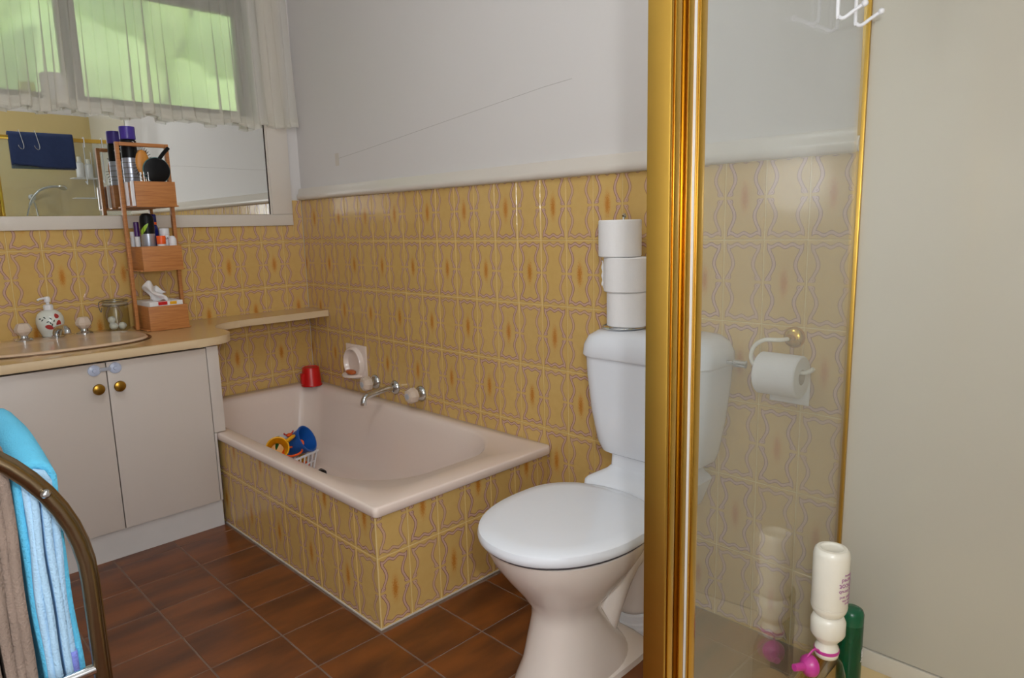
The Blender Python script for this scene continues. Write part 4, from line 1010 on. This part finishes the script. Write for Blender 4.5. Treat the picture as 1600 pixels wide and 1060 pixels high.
def towel_layer(rx, rz, r, z_bot, y0, y1, seed, lift=0.0, wob=.006):
    """an inverted U hung over a rail along y; u runs along y, v over the rail"""
    rs = random.Random(seed); ph = [rs.uniform(0, 6) for _ in range(6)]
    H = rz-z_bot
    def f(u, v):
        y = y0+(y1-y0)*u; L = (v-.5)*2*(H+r*PI/2)
        lf = lift*math.sin(min(1, u*1.6)*PI/2)
        if abs(L) <= r*PI/2:
            a = L/r; p = Vector((rx+r*math.sin(a), y, rz+lf+r*math.cos(a)))
        else:
            d = abs(L)-r*PI/2; s_ = math.copysign(1, L)
            p = Vector((rx+s_*r, y, rz-d+lf*max(0, 1-d/.15)))
            k = min(1, d/.12)
            p.x += k*wob*(math.sin(d*14+ph[0]+u*3)+.6*math.sin(d*31+ph[1])+.5*math.sin(u*15+ph[2])*s_)
            p.y += k*wob*(math.sin(d*12+ph[3])+.5*math.sin(d*23+ph[4]))
        return p
    return f
tg = thing('grey_towel', 'taupe grey towel folded over an upper rail of the towel stand', 'towel', (RAILS[1][0], -1.74, RAILS[1][1]-.6))
def towel(parent, org, layers, thick):
    for nm, m, rx, rz, r, zb, y0, y1, sd, lf, wb in layers:
        fn = towel_layer(rx, rz, r, zb, y0, y1, sd, lf, wb); ov = Vector(org)
        sheet(nm, lambda u, v: fn(u, v)-ov, 20, 70, m, parent, thick)
gx, gz = RAILS[1]
towel(tg, tg.location, [('outer_fold', M_GREYT, gx-.018, gz-.012, .0325, .20, -2.030, -1.86, 1, .0, .0012), ('middle_fold', M_GREYT, gx-.018, gz-.012, .0205, .20, -2.028, -1.86, 2, 0, .001), ('inner_fold', M_GREYT, gx-.018, gz-.012, .0085, .20, -2.030, -1.86, 3, 0, .0008)], .0128)
tb2 = thing('blue_towel', 'turquoise towel bunched over the outer rail of the towel stand', 'towel', (RAILS[0][0], -1.74, RAILS[0][1]-.6))
ux, uz = RAILS[0]
towel(tb2, tb2.location, [('outer_fold', M_BLUET, ux-.002, uz+.006, .022, .44, -2.014, -1.72, 5, .030, .0020), ('middle_fold', M_BLUET2, ux-.002, uz+.004, .0135, .43, -2.024, -1.72, 8, .026, .0020), ('inner_fold', M_BLUET2, ux-.002, uz+.002, .0060, .44, -2.028, -1.72, 9, .020, .0018)], .0090)
_fl = towel_layer(ux-.002, uz+.004, .0135, .43, -2.0265, -1.72, 8, .026, .0020)
sheet('lilac_band', lambda u, v: _fl(u, .89+.11*v)+Vector((.0008, 0, 0))-tb2.location, 20, 10, M_LILAC, tb2, .0104)
# ------------------------------------------------------------------ curtain and window sill things
def curtain(u, v):
    s = u*2.30
    x0 = -.035-s
    th = s*2*PI/.075+1.6*math.sin(s*7.3)+1.1*math.sin(s*17.1+2)
    amp = (.008+.006*math.sin(s*11+1)**2)*(.55+.55*v)
    sway = .020*v*math.sin(s*4.2+.7)
    x = x0+.75*amp*math.sin(2*th)*(.4+.9*v)+sway
    hem = .010*math.sin(th*.5+1)+.006*math.sin(s*23)
    z = 2.40-(2.40-1.612)*v+hem*v**8
    return Vector((x, -.034-amp*math.sin(th)-.004*v, z))
cu = thing('net_curtain', 'sheer cream net curtain gathered across the window', 'curtain', (-1.15, -.03, 1.61)); CUO = Vector((-1.15, -.03, 1.61))
sheet('net_panel', lambda u, v: curtain(u, v)-CUO, 700, 20, M_NET, cu)
sheet('hem_band', lambda u, v: curtain(u, .955+.045*v)-CUO+Vector((0, -.0012, 0)), 700, 3, M_NET, cu)
def frill(u, v):
    p = curtain(u, 1.0); s = u*2.3
    return p-CUO+Vector((0, -.002-.008*v*math.sin(s*2*PI/.045), -.020*v-.004*v*math.sin(s*2*PI/.09)+.012))
sheet('frill', frill, 500, 3, M_NET, cu)
tube('curtain_wire', [(RX0+.01, -.028, 2.395), (-.03, -.028, 2.395)], .004, M_PLASTW, cu, 8, org=CUO)
t = thing('oil_bottle', 'slender glass bottle of yellow oil on the window sill behind the net', 'bottle', (-1.068, .050, 1.6505))
lathe('bottle_glass', [(0, 0), (.026, 0), (.030, .005), (.031, .030), (.026, .062), (.012, .100), (.009, .125), (.0105, .128), (.0105, .134), (0, .134)], M_JAR, t, 28)
lathe('oil', [(0, .002), (.025, .002), (.0285, .006), (.0295, .030), (.0255, .058), (0, .058)], M_LIQ, t, 28)
lathe('stopper', [(0, .1345), (.010, .1345), (.006, .142), (.009, .150), (.006, .160), (0, .163)], M_JAR, t, 20)
t = thing('toilet_roll', 'white toilet roll standing on the window sill behind the net', 'toilet roll', (-.974, .052, 1.6505))
lathe('paper', [(.020, 0), (.045, 0), (.048, .003), (.048, .097), (.045, .100), (.020, .100), (.020, 0)], M_PAPER, t, 36)
lathe('core', [(.0185, .0005), (.0199, .0005), (.0199, .0995), (.0185, .0995), (.0185, .0005)], M_CARD, t, 24)
# unseen ceiling globe, added as ambient fill for the room
t = thing('ceiling_fill_lamp', 'unseen white ceiling globe added as fill light for the room', 'lamp', (-1.25, -1.9, CEIL-.001))
lathe('fill_lamp_base', [(0, 0), (.075, 0), (.075, -.02), (.06, -.03), (0, -.031)], M_PLASTW, t, 32)
gm, gn, gl_, gb = newmat('fill_lamp_opal'); gb.inputs['Emission Color'].default_value = (.88, .96, 1, 1); gb.inputs['Emission Strength'].default_value = 25.0; gb.inputs['Base Color'].default_value = (.9, .9, .9, 1)
lathe('globe', [(.055, -.032), (.10, -.05), (.125, -.09), (.115, -.13), (.075, -.165), (0, -.178)], gm, t, 32)
